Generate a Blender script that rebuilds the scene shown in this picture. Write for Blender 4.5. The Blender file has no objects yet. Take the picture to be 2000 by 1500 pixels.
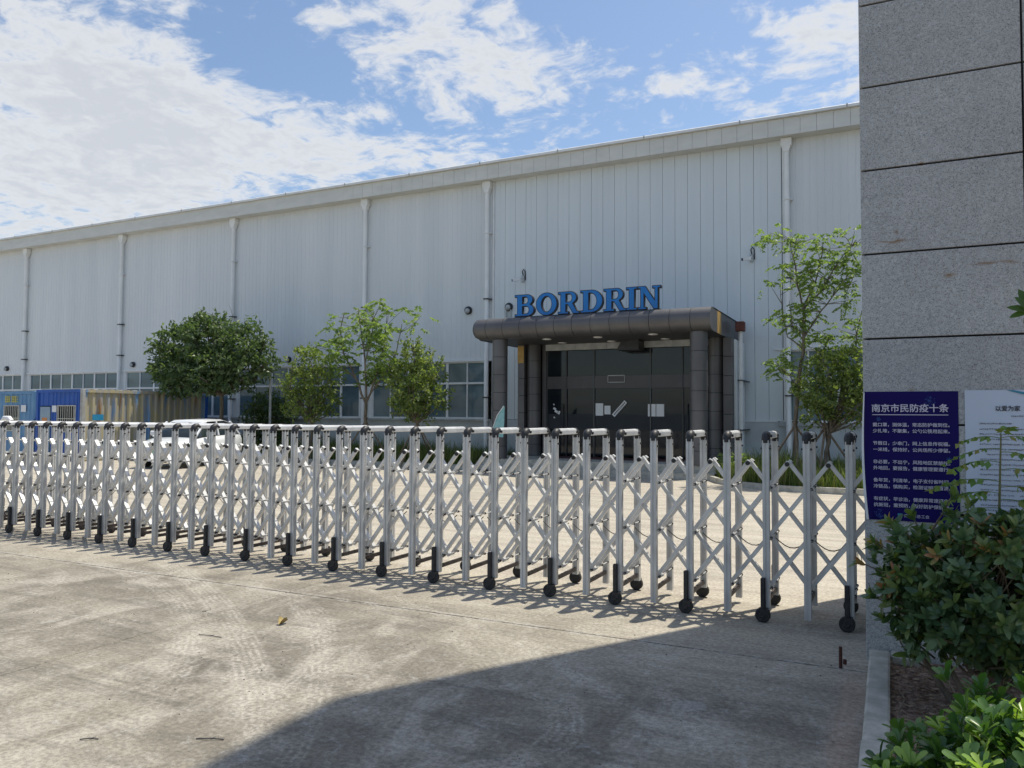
import bpy, math, random
import numpy as np
from mathutils import Matrix, Vector
random.seed(7); rng = np.random.default_rng(7)
sc = bpy.context.scene
COL = sc.collection
PI = math.pi

# ------------------------------------------------------------------ camera, sky, sun, exposure
CAM_H = 1.62
cam_d = bpy.data.cameras.new('camera'); cam = bpy.data.objects.new('camera', cam_d); COL.objects.link(cam)
Rr = Vector((0.89745986, 0.4410647, 0.00526585)); Ru = Vector((0.01273102, -0.03783397, 0.99920294)); Rf = Vector((-0.44091237, 0.89667749, 0.03956967))
m3 = Matrix((Rr, Ru, -Rf)).transposed()
cam.matrix_world = Matrix.Translation((0, 0, CAM_H)) @ m3.to_4x4()
cam_d.sensor_fit = 'HORIZONTAL'; cam_d.sensor_width = 36; cam_d.lens = 1504/2000*36
cam_d.clip_start = 0.05; cam_d.clip_end = 3000
sc.camera = cam

SUN_EL = math.radians(67.0); SUN_AZ = math.radians(31.8)      # azimuth from +Y towards +X
sdir = Vector((math.sin(SUN_AZ)*math.cos(SUN_EL), math.cos(SUN_AZ)*math.cos(SUN_EL), math.sin(SUN_EL)))
sun_d = bpy.data.lights.new('sun', 'SUN'); sun_d.energy = 3.9; sun_d.angle = math.radians(0.53); sun_d.color = (1, .93, .80)
sun = bpy.data.objects.new('sun', sun_d); COL.objects.link(sun); sun.location = (20, 30, 60)
sun.rotation_euler = (-sdir).to_track_quat('-Z', 'Y').to_euler()

world = bpy.data.worlds.new('World'); sc.world = world; world.use_nodes = True
def build_world():
    nt = world.node_tree; N = nt.nodes; L = nt.links; N.clear()
    out = N.new('ShaderNodeOutputWorld'); bg = N.new('ShaderNodeBackground'); bg.inputs['Strength'].default_value = 0.15
    sky = N.new('ShaderNodeTexSky'); sky.sky_type = 'NISHITA'; sky.sun_disc = False
    sky.sun_elevation = SUN_EL; sky.sun_rotation = SUN_AZ; sky.dust_density = 1.2; sky.air_density = 1.0; sky.ozone_density = 1.6
    tc = N.new('ShaderNodeTexCoord')
    sep = N.new('ShaderNodeSeparateXYZ'); L.new(tc.outputs['Generated'], sep.inputs[0])
    def M(op, a, b=None, c=None, clamp=False):
        n = N.new('ShaderNodeMath'); n.operation = op; n.use_clamp = clamp
        for i, v in enumerate((a, b, c)):
            if v is None: continue
            if isinstance(v, (int, float)): n.inputs[i].default_value = v
            else: L.new(v, n.inputs[i])
        return n.outputs[0]
    zz = M('MAXIMUM', sep.outputs['Z'], 0.0); den = M('ADD', zz, 0.12)
    qx = M('DIVIDE', sep.outputs['X'], den); qy = M('DIVIDE', sep.outputs['Y'], den)
    cmb = N.new('ShaderNodeCombineXYZ'); L.new(qx, cmb.inputs[0]); L.new(qy, cmb.inputs[1])
    q = cmb.outputs[0]
    # warp
    wn = N.new('ShaderNodeTexNoise'); wn.inputs['Scale'].default_value = 3.0; wn.inputs['Detail'].default_value = 4; L.new(q, wn.inputs['Vector'])
    mx = N.new('ShaderNodeVectorMath'); mx.operation = 'MULTIPLY_ADD'; L.new(wn.outputs['Color'], mx.inputs[0]); mx.inputs[1].default_value = (.22, .22, 0); L.new(q, mx.inputs[2])
    def noise(scale, det, rough, vec):
        n = N.new('ShaderNodeTexNoise'); n.inputs['Scale'].default_value = scale; n.inputs['Detail'].default_value = det; n.inputs['Roughness'].default_value = rough
        L.new(vec, n.inputs['Vector']); return n.outputs['Fac']
    nA = noise(2.2, 3, .5, mx.outputs[0]); nB = noise(12, 7, .60, mx.outputs[0]); nC = noise(30, 5, .6, mx.outputs[0])
    dens = M('ADD', M('ADD', M('MULTIPLY', nA, .75), M('MULTIPLY', nB, 1.15)), M('MULTIPLY', nC, .46))
    # where the photograph's cloud banks and blue gaps stand
    banks = [(-1.62, 1.10, .30, .34), (-1.62, 1.40, .34, .32), (-2.2, 1.25, .45, .22), (-1.35, 1.72, .20, .26), (-1.9, 1.7, .4, .2), (-1.12, 1.88, .16, .16), (-2.6, 1.6, .5, .2),
             (-1.02, 1.20, .07, .2), (-.84, 1.38, .19, .18), (-.70, 1.56, .15, .14), (-1.0, 1.36, .06, .10), (-.95, 1.62, .06, .08), (-.42, 1.76, .10, .14), (-.10, 1.80, .15, .18), (-.10, 1.60, .11, .16), (-.85, 1.12, .1, .1),
             (-1.20, 1.30, .14, -.30), (-.42, 1.50, .20, -.22), (-1.97, 1.46, .06, -.1), (-.9, 1.75, .10, -.08), (-1.17, 1.12, .08, -.2), (-.55, 1.35, .1, -.15)]
    s = dens
    for bx, by, r, w in banks:
        d = N.new('ShaderNodeVectorMath'); d.operation = 'DISTANCE'; L.new(mx.outputs[0], d.inputs[0]); d.inputs[1].default_value = (bx + .11, by + .11, 0)
        mr = N.new('ShaderNodeMapRange'); mr.interpolation_type = 'SMOOTHERSTEP'
        mr.inputs['From Min'].default_value = 0; mr.inputs['From Max'].default_value = r*1.7; mr.inputs['To Min'].default_value = w; mr.inputs['To Max'].default_value = 0
        L.new(d.outputs['Value'], mr.inputs['Value']); s = M('ADD', s, mr.outputs[0])
    cr = N.new('ShaderNodeMapRange'); cr.interpolation_type = 'SMOOTHSTEP'
    cr.inputs['From Min'].default_value = 1.12; cr.inputs['From Max'].default_value = 1.50; L.new(s, cr.inputs['Value'])
    cover = M('MULTIPLY', cr.outputs[0], .93)
    # cloud brightness: thick parts a little grey
    th = N.new('ShaderNodeMapRange'); th.inputs['From Min'].default_value = 1.38; th.inputs['From Max'].default_value = 1.75; L.new(s, th.inputs['Value'])
    cl = N.new('ShaderNodeMix'); cl.data_type = 'RGBA'; L.new(th.outputs[0], cl.inputs[0])
    cl.inputs[6].default_value = (4.2, 4.3, 4.45, 1); cl.inputs[7].default_value = (3.4, 3.55, 3.8, 1)
    # deepen the clear blue slightly
    skc = N.new('ShaderNodeMix'); skc.data_type = 'RGBA'; skc.blend_type = 'MULTIPLY'; skc.inputs[0].default_value = 1; L.new(sky.outputs[0], skc.inputs[6]); skc.inputs[7].default_value = SKY_TINT
    mixn = N.new('ShaderNodeMix'); mixn.data_type = 'RGBA'; L.new(cover, mixn.inputs[0]); L.new(skc.outputs[2], mixn.inputs[6]); L.new(cl.outputs[2], mixn.inputs[7])
    L.new(mixn.outputs[2], bg.inputs['Color']); L.new(bg.outputs[0], out.inputs[0])
SKY_TINT = (.76, .79, .80, 1)
build_world()
vs = sc.view_settings; vs.view_transform = 'Standard'; vs.look = 'None'; vs.gamma = 1; vs.exposure = 0.35; vs.use_curve_mapping = False
sc.cycles.use_denoising = True
sc.cycles.max_bounces = 6; sc.cycles.transparent_max_bounces = 6

# ------------------------------------------------------------------ helpers
WL = {}
class MB:
    def __init__(s): s.v = []; s.f = []; s.m = []; s.sm = []
    def add(s, vs_, fs, mi=0, smooth=False):
        o = len(s.v); s.v += [tuple(map(float, a)) for a in vs_]
        for f in fs: s.f.append(tuple(i+o for i in f)); s.m.append(mi); s.sm.append(smooth)
        return s
    def box(s, x0, x1, y0, y1, z0, z1, mi=0):
        v = [(x, y, z) for x in (x0, x1) for y in (y0, y1) for z in (z0, z1)]
        return s.add(v, [(0, 1, 3, 2), (4, 6, 7, 5), (0, 4, 5, 1), (2, 3, 7, 6), (0, 2, 6, 4), (1, 5, 7, 3)], mi)
    def cbox(s, x0, x1, y0, y1, z0, z1, b=.006, mi=0):       # box with chamfered edges on all sides (front look)
        cx, cy, cz = (x0+x1)/2, (y0+y1)/2, (z0+z1)/2; hx, hy, hz = (x1-x0)/2, (y1-y0)/2, (z1-z0)/2
        v = []
        for sx in (-1, 1):
            for sy in (-1, 1):
                for sz in (-1, 1):
                    v += [(cx+sx*hx, cy+sy*(hy-b), cz+sz*(hz-b)), (cx+sx*(hx-b), cy+sy*hy, cz+sz*(hz-b)), (cx+sx*(hx-b), cy+sy*(hy-b), cz+sz*hz)]
        def I(sx, sy, sz, k): return ((sx > 0)*4 + (sy > 0)*2 + (sz > 0))*3 + k
        f = []
        for sg in (-1, 1):
            f.append([I(sg, a, b_, 0) for a, b_ in ((-1, -1), (1, -1), (1, 1), (-1, 1))][::sg])
            f.append([I(a, sg, b_, 1) for a, b_ in ((-1, -1), (-1, 1), (1, 1), (1, -1))][::sg])
            f.append([I(a, b_, sg, 2) for a, b_ in ((-1, -1), (1, -1), (1, 1), (-1, 1))][::sg])
        for a in (-1, 1):
            for b_ in (-1, 1):
                f.append((I(a, b_, -1, 0), I(a, b_, 1, 0), I(a, b_, 1, 1), I(a, b_, -1, 1)))
                f.append((I(a, -1, b_, 0), I(a, 1, b_, 0), I(a, 1, b_, 2), I(a, -1, b_, 2)))
                f.append((I(-1, a, b_, 1), I(1, a, b_, 1), I(1, a, b_, 2), I(-1, a, b_, 2)))
        for a in (-1, 1):
            for b_ in (-1, 1):
                for c in (-1, 1): f.append((I(a, b_, c, 0), I(a, b_, c, 1), I(a, b_, c, 2)))
        return s.add(v, f, mi)
    def bar(s, p, q, w, h, up=(0, 0, 1), mi=0):
        p = Vector(p); q = Vector(q); d = (q-p).normalized(); u = Vector(up)
        if abs(d.dot(u)) > .99: u = Vector((1, 0, 0))
        sd = d.cross(u).normalized()*(w/2); uu = sd.cross(d).normalized()*(h/2)
        v = [p-sd-uu, p+sd-uu, p+sd+uu, p-sd+uu, q-sd-uu, q+sd-uu, q+sd+uu, q-sd+uu]
        return s.add(v, [(0, 1, 2, 3), (7, 6, 5, 4), (0, 4, 5, 1), (1, 5, 6, 2), (2, 6, 7, 3), (3, 7, 4, 0)], mi)
    def tube(s, pts, rad, n=8, mi=0, cap=True, smooth=True):
        pts = [Vector(p) for p in pts]; k = len(pts)
        if isinstance(rad, (int, float)): rad = [rad]*k
        v = []; ref = None
        for i, p in enumerate(pts):
            d = (pts[min(i+1, k-1)] - pts[max(i-1, 0)])
            d = d.normalized() if d.length > 1e-9 else Vector((0, 0, 1))
            if ref is None: ref = Vector((1, 0, 0)) if abs(d.x) < .8 else Vector((0, 1, 0))
            a = (ref - d*ref.dot(d)).normalized(); ref = a; b = d.cross(a)
            for j in range(n): t = 2*PI*j/n; v.append(p + (a*math.cos(t)+b*math.sin(t))*rad[i])
        f = []
        for i in range(k-1):
            for j in range(n): f.append((i*n+j, i*n+(j+1) % n, (i+1)*n+(j+1) % n, (i+1)*n+j))
        s.add(v, f, mi, smooth)
        if cap:
            s.add(v[:n], [tuple(range(n))[::-1]], mi); s.add(v[-n:], [tuple(range(n))], mi)
        return s
    def prism(s, prof, axis, a, b, mi=0, smooth=False):       # prof: list of 2D points; extruded along axis from a to b
        n = len(prof)
        def P(u, v, w): return {'x': (w, u, v), 'y': (u, w, v), 'z': (u, v, w)}[axis]
        v = [P(u, w, a) for u, w in prof] + [P(u, w, b) for u, w in prof]
        s.add(v, [(i, (i+1) % n, (i+1) % n + n, i+n) for i in range(n)], mi, smooth)
        s.add(v, [tuple(range(n))[::-1], tuple(range(n, 2*n))], mi); return s
    def xf(s, fn, start=0): s.v = s.v[:start] + [tuple(fn(Vector(p))) for p in s.v[start:]]; return s
    def build(s, name, mats, parent=None, kind=None, label=None, origin=None, cat=None, group=None):
        V = np.array(s.v, float)
        c = np.array(origin, float) if origin is not None else (V.min(0)+V.max(0))/2
        if origin is None and parent is None: c[2] = V[:, 2].min()
        me = bpy.data.meshes.new(name); me.from_pydata((V-c).tolist(), [], s.f)
        if not isinstance(mats, (list, tuple)): mats = [mats]
        for m in mats: me.materials.append(m)
        if len(mats) > 1: me.polygons.foreach_set('material_index', s.m)
        if any(s.sm): me.polygons.foreach_set('use_smooth', s.sm)
        me.update()
        o = bpy.data.objects.new(name, me); COL.objects.link(o)
        return place(o, c, parent, kind, label, cat, group)
def place(o, c, parent=None, kind=None, label=None, cat=None, group=None):
    c = np.array(c, float)
    if parent is not None:
        o.parent = parent; o.location = tuple(c - WL[parent.name])
    else: o.location = tuple(c)
    WL[o.name] = c
    if kind: o['kind'] = kind
    if label: o['label'] = label
    if cat: o['category'] = cat
    if group: o['group'] = group
    return o
def thing(name, loc, label, cat, group=None):
    o = bpy.data.objects.new(name, None); COL.objects.link(o); o.empty_display_size = .2
    return place(o, loc, None, None, label, cat, group)
def inst(src, off, parent):                                   # same mesh, shifted by off
    o = src.copy(); COL.objects.link(o); return place(o, WL[src.name] + np.array(off, float), parent)
def inst_at(src, loc, parent): 
    o = src.copy(); COL.objects.link(o); return place(o, loc, parent)

def newmat(name): 
    m = bpy.data.materials.new(name); m.use_nodes = True; nt = m.node_tree
    return m, nt, nt.nodes['Principled BSDF']
def pm(name, c1, c2=None, scale=4, rough=.6, metal=0, spec=.5, detail=5, bump=0, bscale=None, r2=None, stretch=None, coord='Object', lo=.35, hi=.65, coat=0):
    m, nt, b = newmat(name); N = nt.nodes; L = nt.links
    b.inputs['Metallic'].default_value = metal; b.inputs['Roughness'].default_value = rough; b.inputs['Specular IOR Level'].default_value = spec
    b.inputs['Coat Weight'].default_value = coat
    c2 = c2 or tuple(x*.85 for x in c1)
    if coord == 'World':
        g = N.new('ShaderNodeNewGeometry'); vec = g.outputs['Position']
    else:
        t = N.new('ShaderNodeTexCoord'); vec = t.outputs[coord]
    if stretch:
        mp = N.new('ShaderNodeMapping'); mp.inputs['Scale'].default_value = stretch; L.new(vec, mp.inputs[0]); vec = mp.outputs[0]
    n = N.new('ShaderNodeTexNoise'); n.inputs['Scale'].default_value = scale; n.inputs['Detail'].default_value = detail; L.new(vec, n.inputs['Vector'])
    r = N.new('ShaderNodeValToRGB'); r.color_ramp.elements[0].position = lo; r.color_ramp.elements[1].position = hi
    r.color_ramp.elements[0].color = (*c1, 1); r.color_ramp.elements[1].color = (*c2, 1)
    L.new(n.outputs['Fac'], r.inputs[0]); L.new(r.outputs[0], b.inputs['Base Color'])
    if r2 is not None:
        mr = N.new('ShaderNodeMapRange'); mr.inputs['To Min'].default_value = rough; mr.inputs['To Max'].default_value = r2; mr.inputs['From Min'].default_value = .3; mr.inputs['From Max'].default_value = .7
        L.new(n.outputs['Fac'], mr.inputs[0]); L.new(mr.outputs[0], b.inputs['Roughness'])
    if bump:
        n2 = N.new('ShaderNodeTexNoise'); n2.inputs['Scale'].default_value = bscale or scale*6; n2.inputs['Detail'].default_value = 4; L.new(vec, n2.inputs['Vector'])
        bp = N.new('ShaderNodeBump'); bp.inputs['Strength'].default_value = bump; bp.inputs['Distance'].default_value = .02; L.new(n2.outputs['Fac'], bp.inputs['Height']); L.new(bp.outputs[0], b.inputs['Normal'])
    return m
def leafmat(name, cols, trans=.35, rough=.45, spec=.4, bright=1.0):
    m, nt, b = newmat(name); N = nt.nodes; L = nt.links
    g = N.new('ShaderNodeNewGeometry'); oi = N.new('ShaderNodeObjectInfo')
    ad = N.new('ShaderNodeMath'); ad.operation = 'ADD'; L.new(g.outputs['Random Per Island'], ad.inputs[0]); L.new(oi.outputs['Random'], ad.inputs[1])
    fr = N.new('ShaderNodeMath'); fr.operation = 'FRACT'; L.new(ad.outputs[0], fr.inputs[0])
    r = N.new('ShaderNodeValToRGB'); e = r.color_ramp.elements
    while len(e) < len(cols): e.new(.5)
    for i, c in enumerate(cols): e[i].position = i/(len(cols)-1); e[i].color = (*[x*bright for x in c], 1)
    L.new(fr.outputs[0], r.inputs[0]); L.new(r.outputs[0], b.inputs['Base Color']); b.inputs['Roughness'].default_value = rough; b.inputs['Specular IOR Level'].default_value = spec
    tr = N.new('ShaderNodeBsdfTranslucent'); hs = N.new('ShaderNodeMix'); hs.data_type = 'RGBA'; hs.blend_type = 'MULTIPLY'; hs.inputs[0].default_value = 1
    L.new(r.outputs[0], hs.inputs[6]); hs.inputs[7].default_value = (1.5, 1.7, .7, 1); L.new(hs.outputs[2], tr.inputs['Color'])
    mx = N.new('ShaderNodeMixShader'); mx.inputs[0].default_value = trans; L.new(b.outputs[0], mx.inputs[1]); L.new(tr.outputs[0], mx.inputs[2])
    L.new(mx.outputs[0], nt.nodes['Material Output'].inputs[0]); return m

# ------------------------------------------------------------------ materials
def concrete_mat(name='concrete', base=1.0, tracks=True):
    m, nt, b = newmat(name); N = nt.nodes; L = nt.links
    g = N.new('ShaderNodeNewGeometry'); pos = g.outputs['Position']
    def M(op, a, b_=None, clamp=False):
        n = N.new('ShaderNodeMath'); n.operation = op; n.use_clamp = clamp
        for i, v in enumerate((a, b_)):
            if v is None: continue
            if isinstance(v, (int, float)): n.inputs[i].default_value = v
            else: L.new(v, n.inputs[i])
        return n.outputs[0]
    def noise(scale, det=4, rough=.55, st=None, rz=0, dist=0):
        vec = pos
        if st:
            mp = N.new('ShaderNodeMapping'); mp.inputs['Scale'].default_value = st; mp.inputs['Rotation'].default_value = (0, 0, rz); L.new(vec, mp.inputs[0]); vec = mp.outputs[0]
        n = N.new('ShaderNodeTexNoise'); n.inputs['Scale'].default_value = scale; n.inputs['Detail'].default_value = det; n.inputs['Roughness'].default_value = rough; n.inputs['Distortion'].default_value = dist
        L.new(vec, n.inputs['Vector']); return n.outputs['Fac']
    def rng_(v, a, b_, c=0., d=1.):
        n = N.new('ShaderNodeMapRange'); n.interpolation_type = 'SMOOTHSTEP'; L.new(v, n.inputs['Value'])
        n.inputs['From Min'].default_value = a; n.inputs['From Max'].default_value = b_; n.inputs['To Min'].default_value = c; n.inputs['To Max'].default_value = d; return n.outputs[0]
    def mixc(f, a, b_, mode='MIX'):
        n = N.new('ShaderNodeMix'); n.data_type = 'RGBA'; n.blend_type = mode
        if isinstance(f, (int, float)): n.inputs[0].default_value = f
        else: L.new(f, n.inputs[0])
        for i, v in ((6, a), (7, b_)):
            if isinstance(v, tuple): n.inputs[i].default_value = (*v, 1)
            else: L.new(v, n.inputs[i])
        return n.outputs[2]
    sp = N.new('ShaderNodeSeparateXYZ'); L.new(pos, sp.inputs[0])
    big = noise(.55, 5, .6, None, 0, .6); mid = noise(2.3, 6, .65, (1, .55, 1), .5, .8); fine = noise(34, 5, .7); patch = noise(9, 5, .7, None, 0, 1.0)
    streak = noise(1.6, 6, .65, (.35, 2.6, 1), -.45, .4); spk = noise(140, 2, .5)
    # the yard beyond the gate is cleaner, creamier cement
    clean = M('MULTIPLY', rng_(M('ADD', sp.outputs['Y'], M('MULTIPLY', big, 2.0)), 5.9, 8.2), 1.0)
    clean2 = M('MULTIPLY', rng_(M('ADD', M('MULTIPLY', sp.outputs['X'], 1.0), M('MULTIPLY', big, 3.)), -2.5, 1.0), rng_(sp.outputs['Y'], 4.2, 5.6))
    cl = M('MAXIMUM', clean, M('MULTIPLY', clean2, .8), True)
    dark = (.165*base, .148*base, .12*base); grey = (.268*base, .245*base, .198*base); cream = (.46*base, .42*base, .345*base)
    c = mixc(rng_(big, .36, .64), dark, grey); c = mixc(M('MULTIPLY', rng_(mid, .42, .66), .75), c, (.39*base, .36*base, .305*base))
    c = mixc(M('MULTIPLY', rng_(streak, .48, .66), .48), c, (.105*base, .096*base, .082*base))
    c = mixc(M('MULTIPLY', rng_(patch, .55, .72), .55), c, (.38*base, .37*base, .345*base))
    c2 = mixc(rng_(streak, .35, .7), cream, (.33*base, .295*base, .245*base)); c2 = mixc(M('MULTIPLY', rng_(mid, .5, .7), .5), c2, (.48*base, .45*base, .385*base))
    c = mixc(cl, c, c2)
    if tracks:
        def circ(p1, p2, p3):
            (ax, ay), (bx, by), (cx, cy) = p1, p2, p3; d = 2*(ax*(by-cy)+bx*(cy-ay)+cx*(ay-by))
            ux = ((ax*ax+ay*ay)*(by-cy)+(bx*bx+by*by)*(cy-ay)+(cx*cx+cy*cy)*(ay-by))/d; uy = ((ax*ax+ay*ay)*(cx-bx)+(bx*bx+by*by)*(ax-cx)+(cx*cx+cy*cy)*(bx-ax))/d
            return ux, uy, math.hypot(ax-ux, ay-uy)
        tr = None
        gaps = noise(1.3, 4, .6); gaps2 = noise(5, 4, .6)
        A = [((-7.0, 5.88), (-4.56, 4.41), (-2.88, 3.02), .16, .95), ((-8.2, 5.6), (-5.1, 4.45), (-3.9, 3.3), .14, .7), ((-4.55, 5.13), (-3.13, 3.74), (-2.57, 2.85), .11, .75),
             ((-1.95, 4.2), (-1.52, 3.75), (-1.75, 3.1), .13, .6), ((-8.5, 5.2), (-7.2, 4.77), (-6.8, 4.0), .07, .5), ((-4.6, 5.9), (-2.1, 4.76), (-1.0, 3.9), .07, .5),
             ((-1.9, 5.25), (-1.26, 4.59), (-.95, 4.0), .03, .5), ((-5.2, 5.5), (-3.4, 4.0), (-3.1, 3.0), .1, .6), ((-1.3, 4.6), (-.95, 4.1), (-.8, 3.7), .09, .4), ((-9.5, 7.6), (-5.5, 7.3), (-3, 8.2), .12, .5), ((-9, 9.6), (-5, 9.0), (-1, 9.9), .12, .4)]
        for p1, p2, p3, w, a in A:
            ux, uy, R = circ(p1, p2, p3)
            d = N.new('ShaderNodeVectorMath'); d.operation = 'DISTANCE'; L.new(pos, d.inputs[0]); d.inputs[1].default_value = (ux, uy, 0)
            off = M('SUBTRACT', d.outputs['Value'], R); ab = M('ABSOLUTE', off)
            ring = rng_(ab, w*.55, w, 1, 0)
            rib = rng_(M('SINE', M('ADD', M('MULTIPLY', off, 150), M('MULTIPLY', patch, 5))), -.8, .8, .5, 1)
            # only near the span of the three points
            mxp = ((p1[0]+p3[0])/2, (p1[1]+p3[1])/2, 0); half = math.hypot(p1[0]-p3[0], p1[1]-p3[1])/2
            d2 = N.new('ShaderNodeVectorMath'); d2.operation = 'DISTANCE'; L.new(pos, d2.inputs[0]); d2.inputs[1].default_value = mxp
            lim = rng_(d2.outputs['Value'], half*.8, half*1.25, 1, 0)
            k = M('MULTIPLY', M('MULTIPLY', M('MULTIPLY', ring, rib), lim), M('MULTIPLY', rng_(gaps, .30, .5), a))
            tr = k if tr is None else M('MAXIMUM', tr, k)
        tr = M('MULTIPLY', M('MULTIPLY', tr, rng_(gaps2, .35, .58, .25, 1)), rng_(fine, .35, .6, .45, 1))
        c = mixc(M('MULTIPLY', tr, .8), c, (.44*base, .41*base, .355*base))
        # pale lime and dirt along the slab joint
        jn = rng_(M('ABSOLUTE', M('ADD', M('SUBTRACT', sp.outputs['Y'], 5.43), M('MULTIPLY', M('SUBTRACT', mid, .5), .10))), .01, .07, 1, 0)
        c = mixc(M('MULTIPLY', M('MULTIPLY', jn, rng_(gaps2, .42, .6)), .6), c, (.44*base, .42*base, .375*base))
        jd = rng_(M('ABSOLUTE', M('SUBTRACT', sp.outputs['Y'], 5.43)), .006, .02, 1, 0)
        c = mixc(M('MULTIPLY', M('MULTIPLY', jd, rng_(patch, .4, .6)), .7), c, (.05*base, .045*base, .04*base))
        # white lime spot
        d = N.new('ShaderNodeVectorMath'); d.operation = 'DISTANCE'; L.new(pos, d.inputs[0]); d.inputs[1].default_value = (-1.03, 4.36, 0)
        c = mixc(M('MULTIPLY', rng_(M('ADD', d.outputs['Value'], M('MULTIPLY', patch, .12)), .11, .17, 1, 0), .4), c, (.4, .39, .37))
        # rusty run along the kerb
        rr = M('MULTIPLY', rng_(M('ABSOLUTE', M('ADD', sp.outputs['X'], M('ADD', M('MULTIPLY', mid, .1), .18))), .02, .13, 1, 0), rng_(sp.outputs['Y'], 5.6, 5.0))
        c = mixc(M('MULTIPLY', rr, .5), c, (.36, .27, .21))
    sc_ = noise(60, 4, .75, (1, .3, 1), .8)
    c = mixc(M('MULTIPLY', M('MULTIPLY', rng_(sc_, .60, .68), rng_(mid, .4, .6)), .55), c, (.46*base, .45*base, .43*base))
    sc2 = noise(45, 4, .75, (.35, 1, 1), .3)
    c = mixc(M('MULTIPLY', rng_(sc2, .61, .70), .5), c, (.085*base, .08*base, .075*base))
    c = mixc(.4, c, mixc(rng_(fine, .32, .68), (.30, .30, .30), (1.62, 1.62, 1.62)), 'MULTIPLY')
    c = mixc(.35, c, mixc(rng_(spk, .35, .65), (.72, .72, .72), (1.25, 1.25, 1.25)), 'MULTIPLY')
    L.new(c, b.inputs['Base Color']); b.inputs['Roughness'].default_value = .82; b.inputs['Specular IOR Level'].default_value = .25
    bp = N.new('ShaderNodeBump'); bp.inputs['Strength'].default_value = .35; bp.inputs['Distance'].default_value = .006
    L.new(M('ADD', fine, M('MULTIPLY', patch, .8)), bp.inputs['Height']); L.new(bp.outputs[0], b.inputs['Normal'])
    return m
def granite_mat():
    m, nt, b = newmat('granite'); N = nt.nodes; L = nt.links
    g = N.new('ShaderNodeNewGeometry'); pos = g.outputs['Position']
    def noise(s, d=3, r=.6):
        n = N.new('ShaderNodeTexNoise'); n.inputs['Scale'].default_value = s; n.inputs['Detail'].default_value = d; n.inputs['Roughness'].default_value = r; L.new(pos, n.inputs['Vector']); return n.outputs['Fac']
    def ramp(v, pts):
        r = N.new('ShaderNodeValToRGB'); e = r.color_ramp.elements
        while len(e) < len(pts): e.new(.5)
        for i, (p, c) in enumerate(pts): e[i].position = p; e[i].color = (*c, 1)
        L.new(v, r.inputs[0]); return r.outputs[0]
    def mix(f, a, b_, mode='MIX'):
        n = N.new('ShaderNodeMix'); n.data_type = 'RGBA'; n.blend_type = mode
        if isinstance(f, (int, float)): n.inputs[0].default_value = f
        else: L.new(f, n.inputs[0])
        for i, v in ((6, a), (7, b_)):
            if isinstance(v, tuple): n.inputs[i].default_value = (*v, 1)
            else: L.new(v, n.inputs[i])
        return n.outputs[2]
    vo = N.new('ShaderNodeTexVoronoi'); vo.inputs['Scale'].default_value = 210; L.new(pos, vo.inputs['Vector'])
    sv = N.new('ShaderNodeSeparateColor'); L.new(vo.outputs['Color'], sv.inputs[0])
    c = ramp(sv.outputs[0], [(0, (.20, .208, .21)), (.10, (.26, .27, .272)), (.2, (.375, .39, .392)), (.7, (.435, .452, .452)), (1, (.52, .535, .535))])
    c = mix(.4, c, ramp(noise(55, 4, .7), [(.3, (.5, .5, .5)), (.7, (1.4, 1.4, 1.4))]), 'MULTIPLY')
    c = mix(.5, c, ramp(noise(2.2, 4), [(.3, (.82, .82, .83)), (.7, (1.08, 1.08, 1.07))]), 'MULTIPLY')
    oi = N.new('ShaderNodeObjectInfo'); c = mix(1, c, ramp(oi.outputs['Random'], [(0, (.87, .87, .88)), (1, (1.05, 1.05, 1.04))]), 'MULTIPLY')
    # rust bleeds at two seams
    sp = N.new('ShaderNodeSeparateXYZ'); L.new(pos, sp.inputs[0])
    mp = N.new('ShaderNodeMapping'); mp.inputs['Scale'].default_value = (9, 9, 34); L.new(pos, mp.inputs[0])
    nr = N.new('ShaderNodeTexNoise'); nr.inputs['Scale'].default_value = 1; nr.inputs['Detail'].default_value = 6; L.new(mp.outputs[0], nr.inputs['Vector'])
    rmask = None
    for (x, z, rx, rz) in ((.02, 2.79, .09, .018), (.33, 2.54, .06, .02), (.64, 2.60, .16, .015), (.05, 2.85, .012, .012), (.59, 2.235, .02, .012), (.2, 3.29, .02, .015), (.12, 1.8, .02, .01)):
        a = N.new('ShaderNodeVectorMath'); a.operation = 'SUBTRACT'; L.new(pos, a.inputs[0]); a.inputs[1].default_value = (x, 5.7, z)
        a2 = N.new('ShaderNodeVectorMath'); a2.operation = 'MULTIPLY'; L.new(a.outputs[0], a2.inputs[0]); a2.inputs[1].default_value = (1/rx, 1, 1/rz)
        ln = N.new('ShaderNodeVectorMath'); ln.operation = 'LENGTH'; L.new(a2.outputs[0], ln.inputs[0])
        mr = N.new('ShaderNodeMapRange'); mr.inputs['From Min'].default_value = .2; mr.inputs['From Max'].default_value = 1.3; mr.inputs['To Min'].default_value = 1; mr.inputs['To Max'].default_value = 0; L.new(ln.outputs['Value'], mr.inputs[0])
        if rmask is None: rmask = mr.outputs[0]
        else:
            mm = N.new('ShaderNodeMath'); mm.operation = 'MAXIMUM'; L.new(rmask, mm.inputs[0]); L.new(mr.outputs[0], mm.inputs[1]); rmask = mm.outputs[0]
    mr2 = N.new('ShaderNodeMapRange'); mr2.inputs['From Min'].default_value = .48; mr2.inputs['From Max'].default_value = .6; L.new(nr.outputs['Fac'], mr2.inputs[0])
    mm = N.new('ShaderNodeMath'); mm.operation = 'MULTIPLY'; L.new(rmask, mm.inputs[0]); L.new(mr2.outputs[0], mm.inputs[1])
    c = mix(mm.outputs[0], c, (.22, .13, .05))
    L.new(c, b.inputs['Base Color']); b.inputs['Roughness'].default_value = .7
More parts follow.
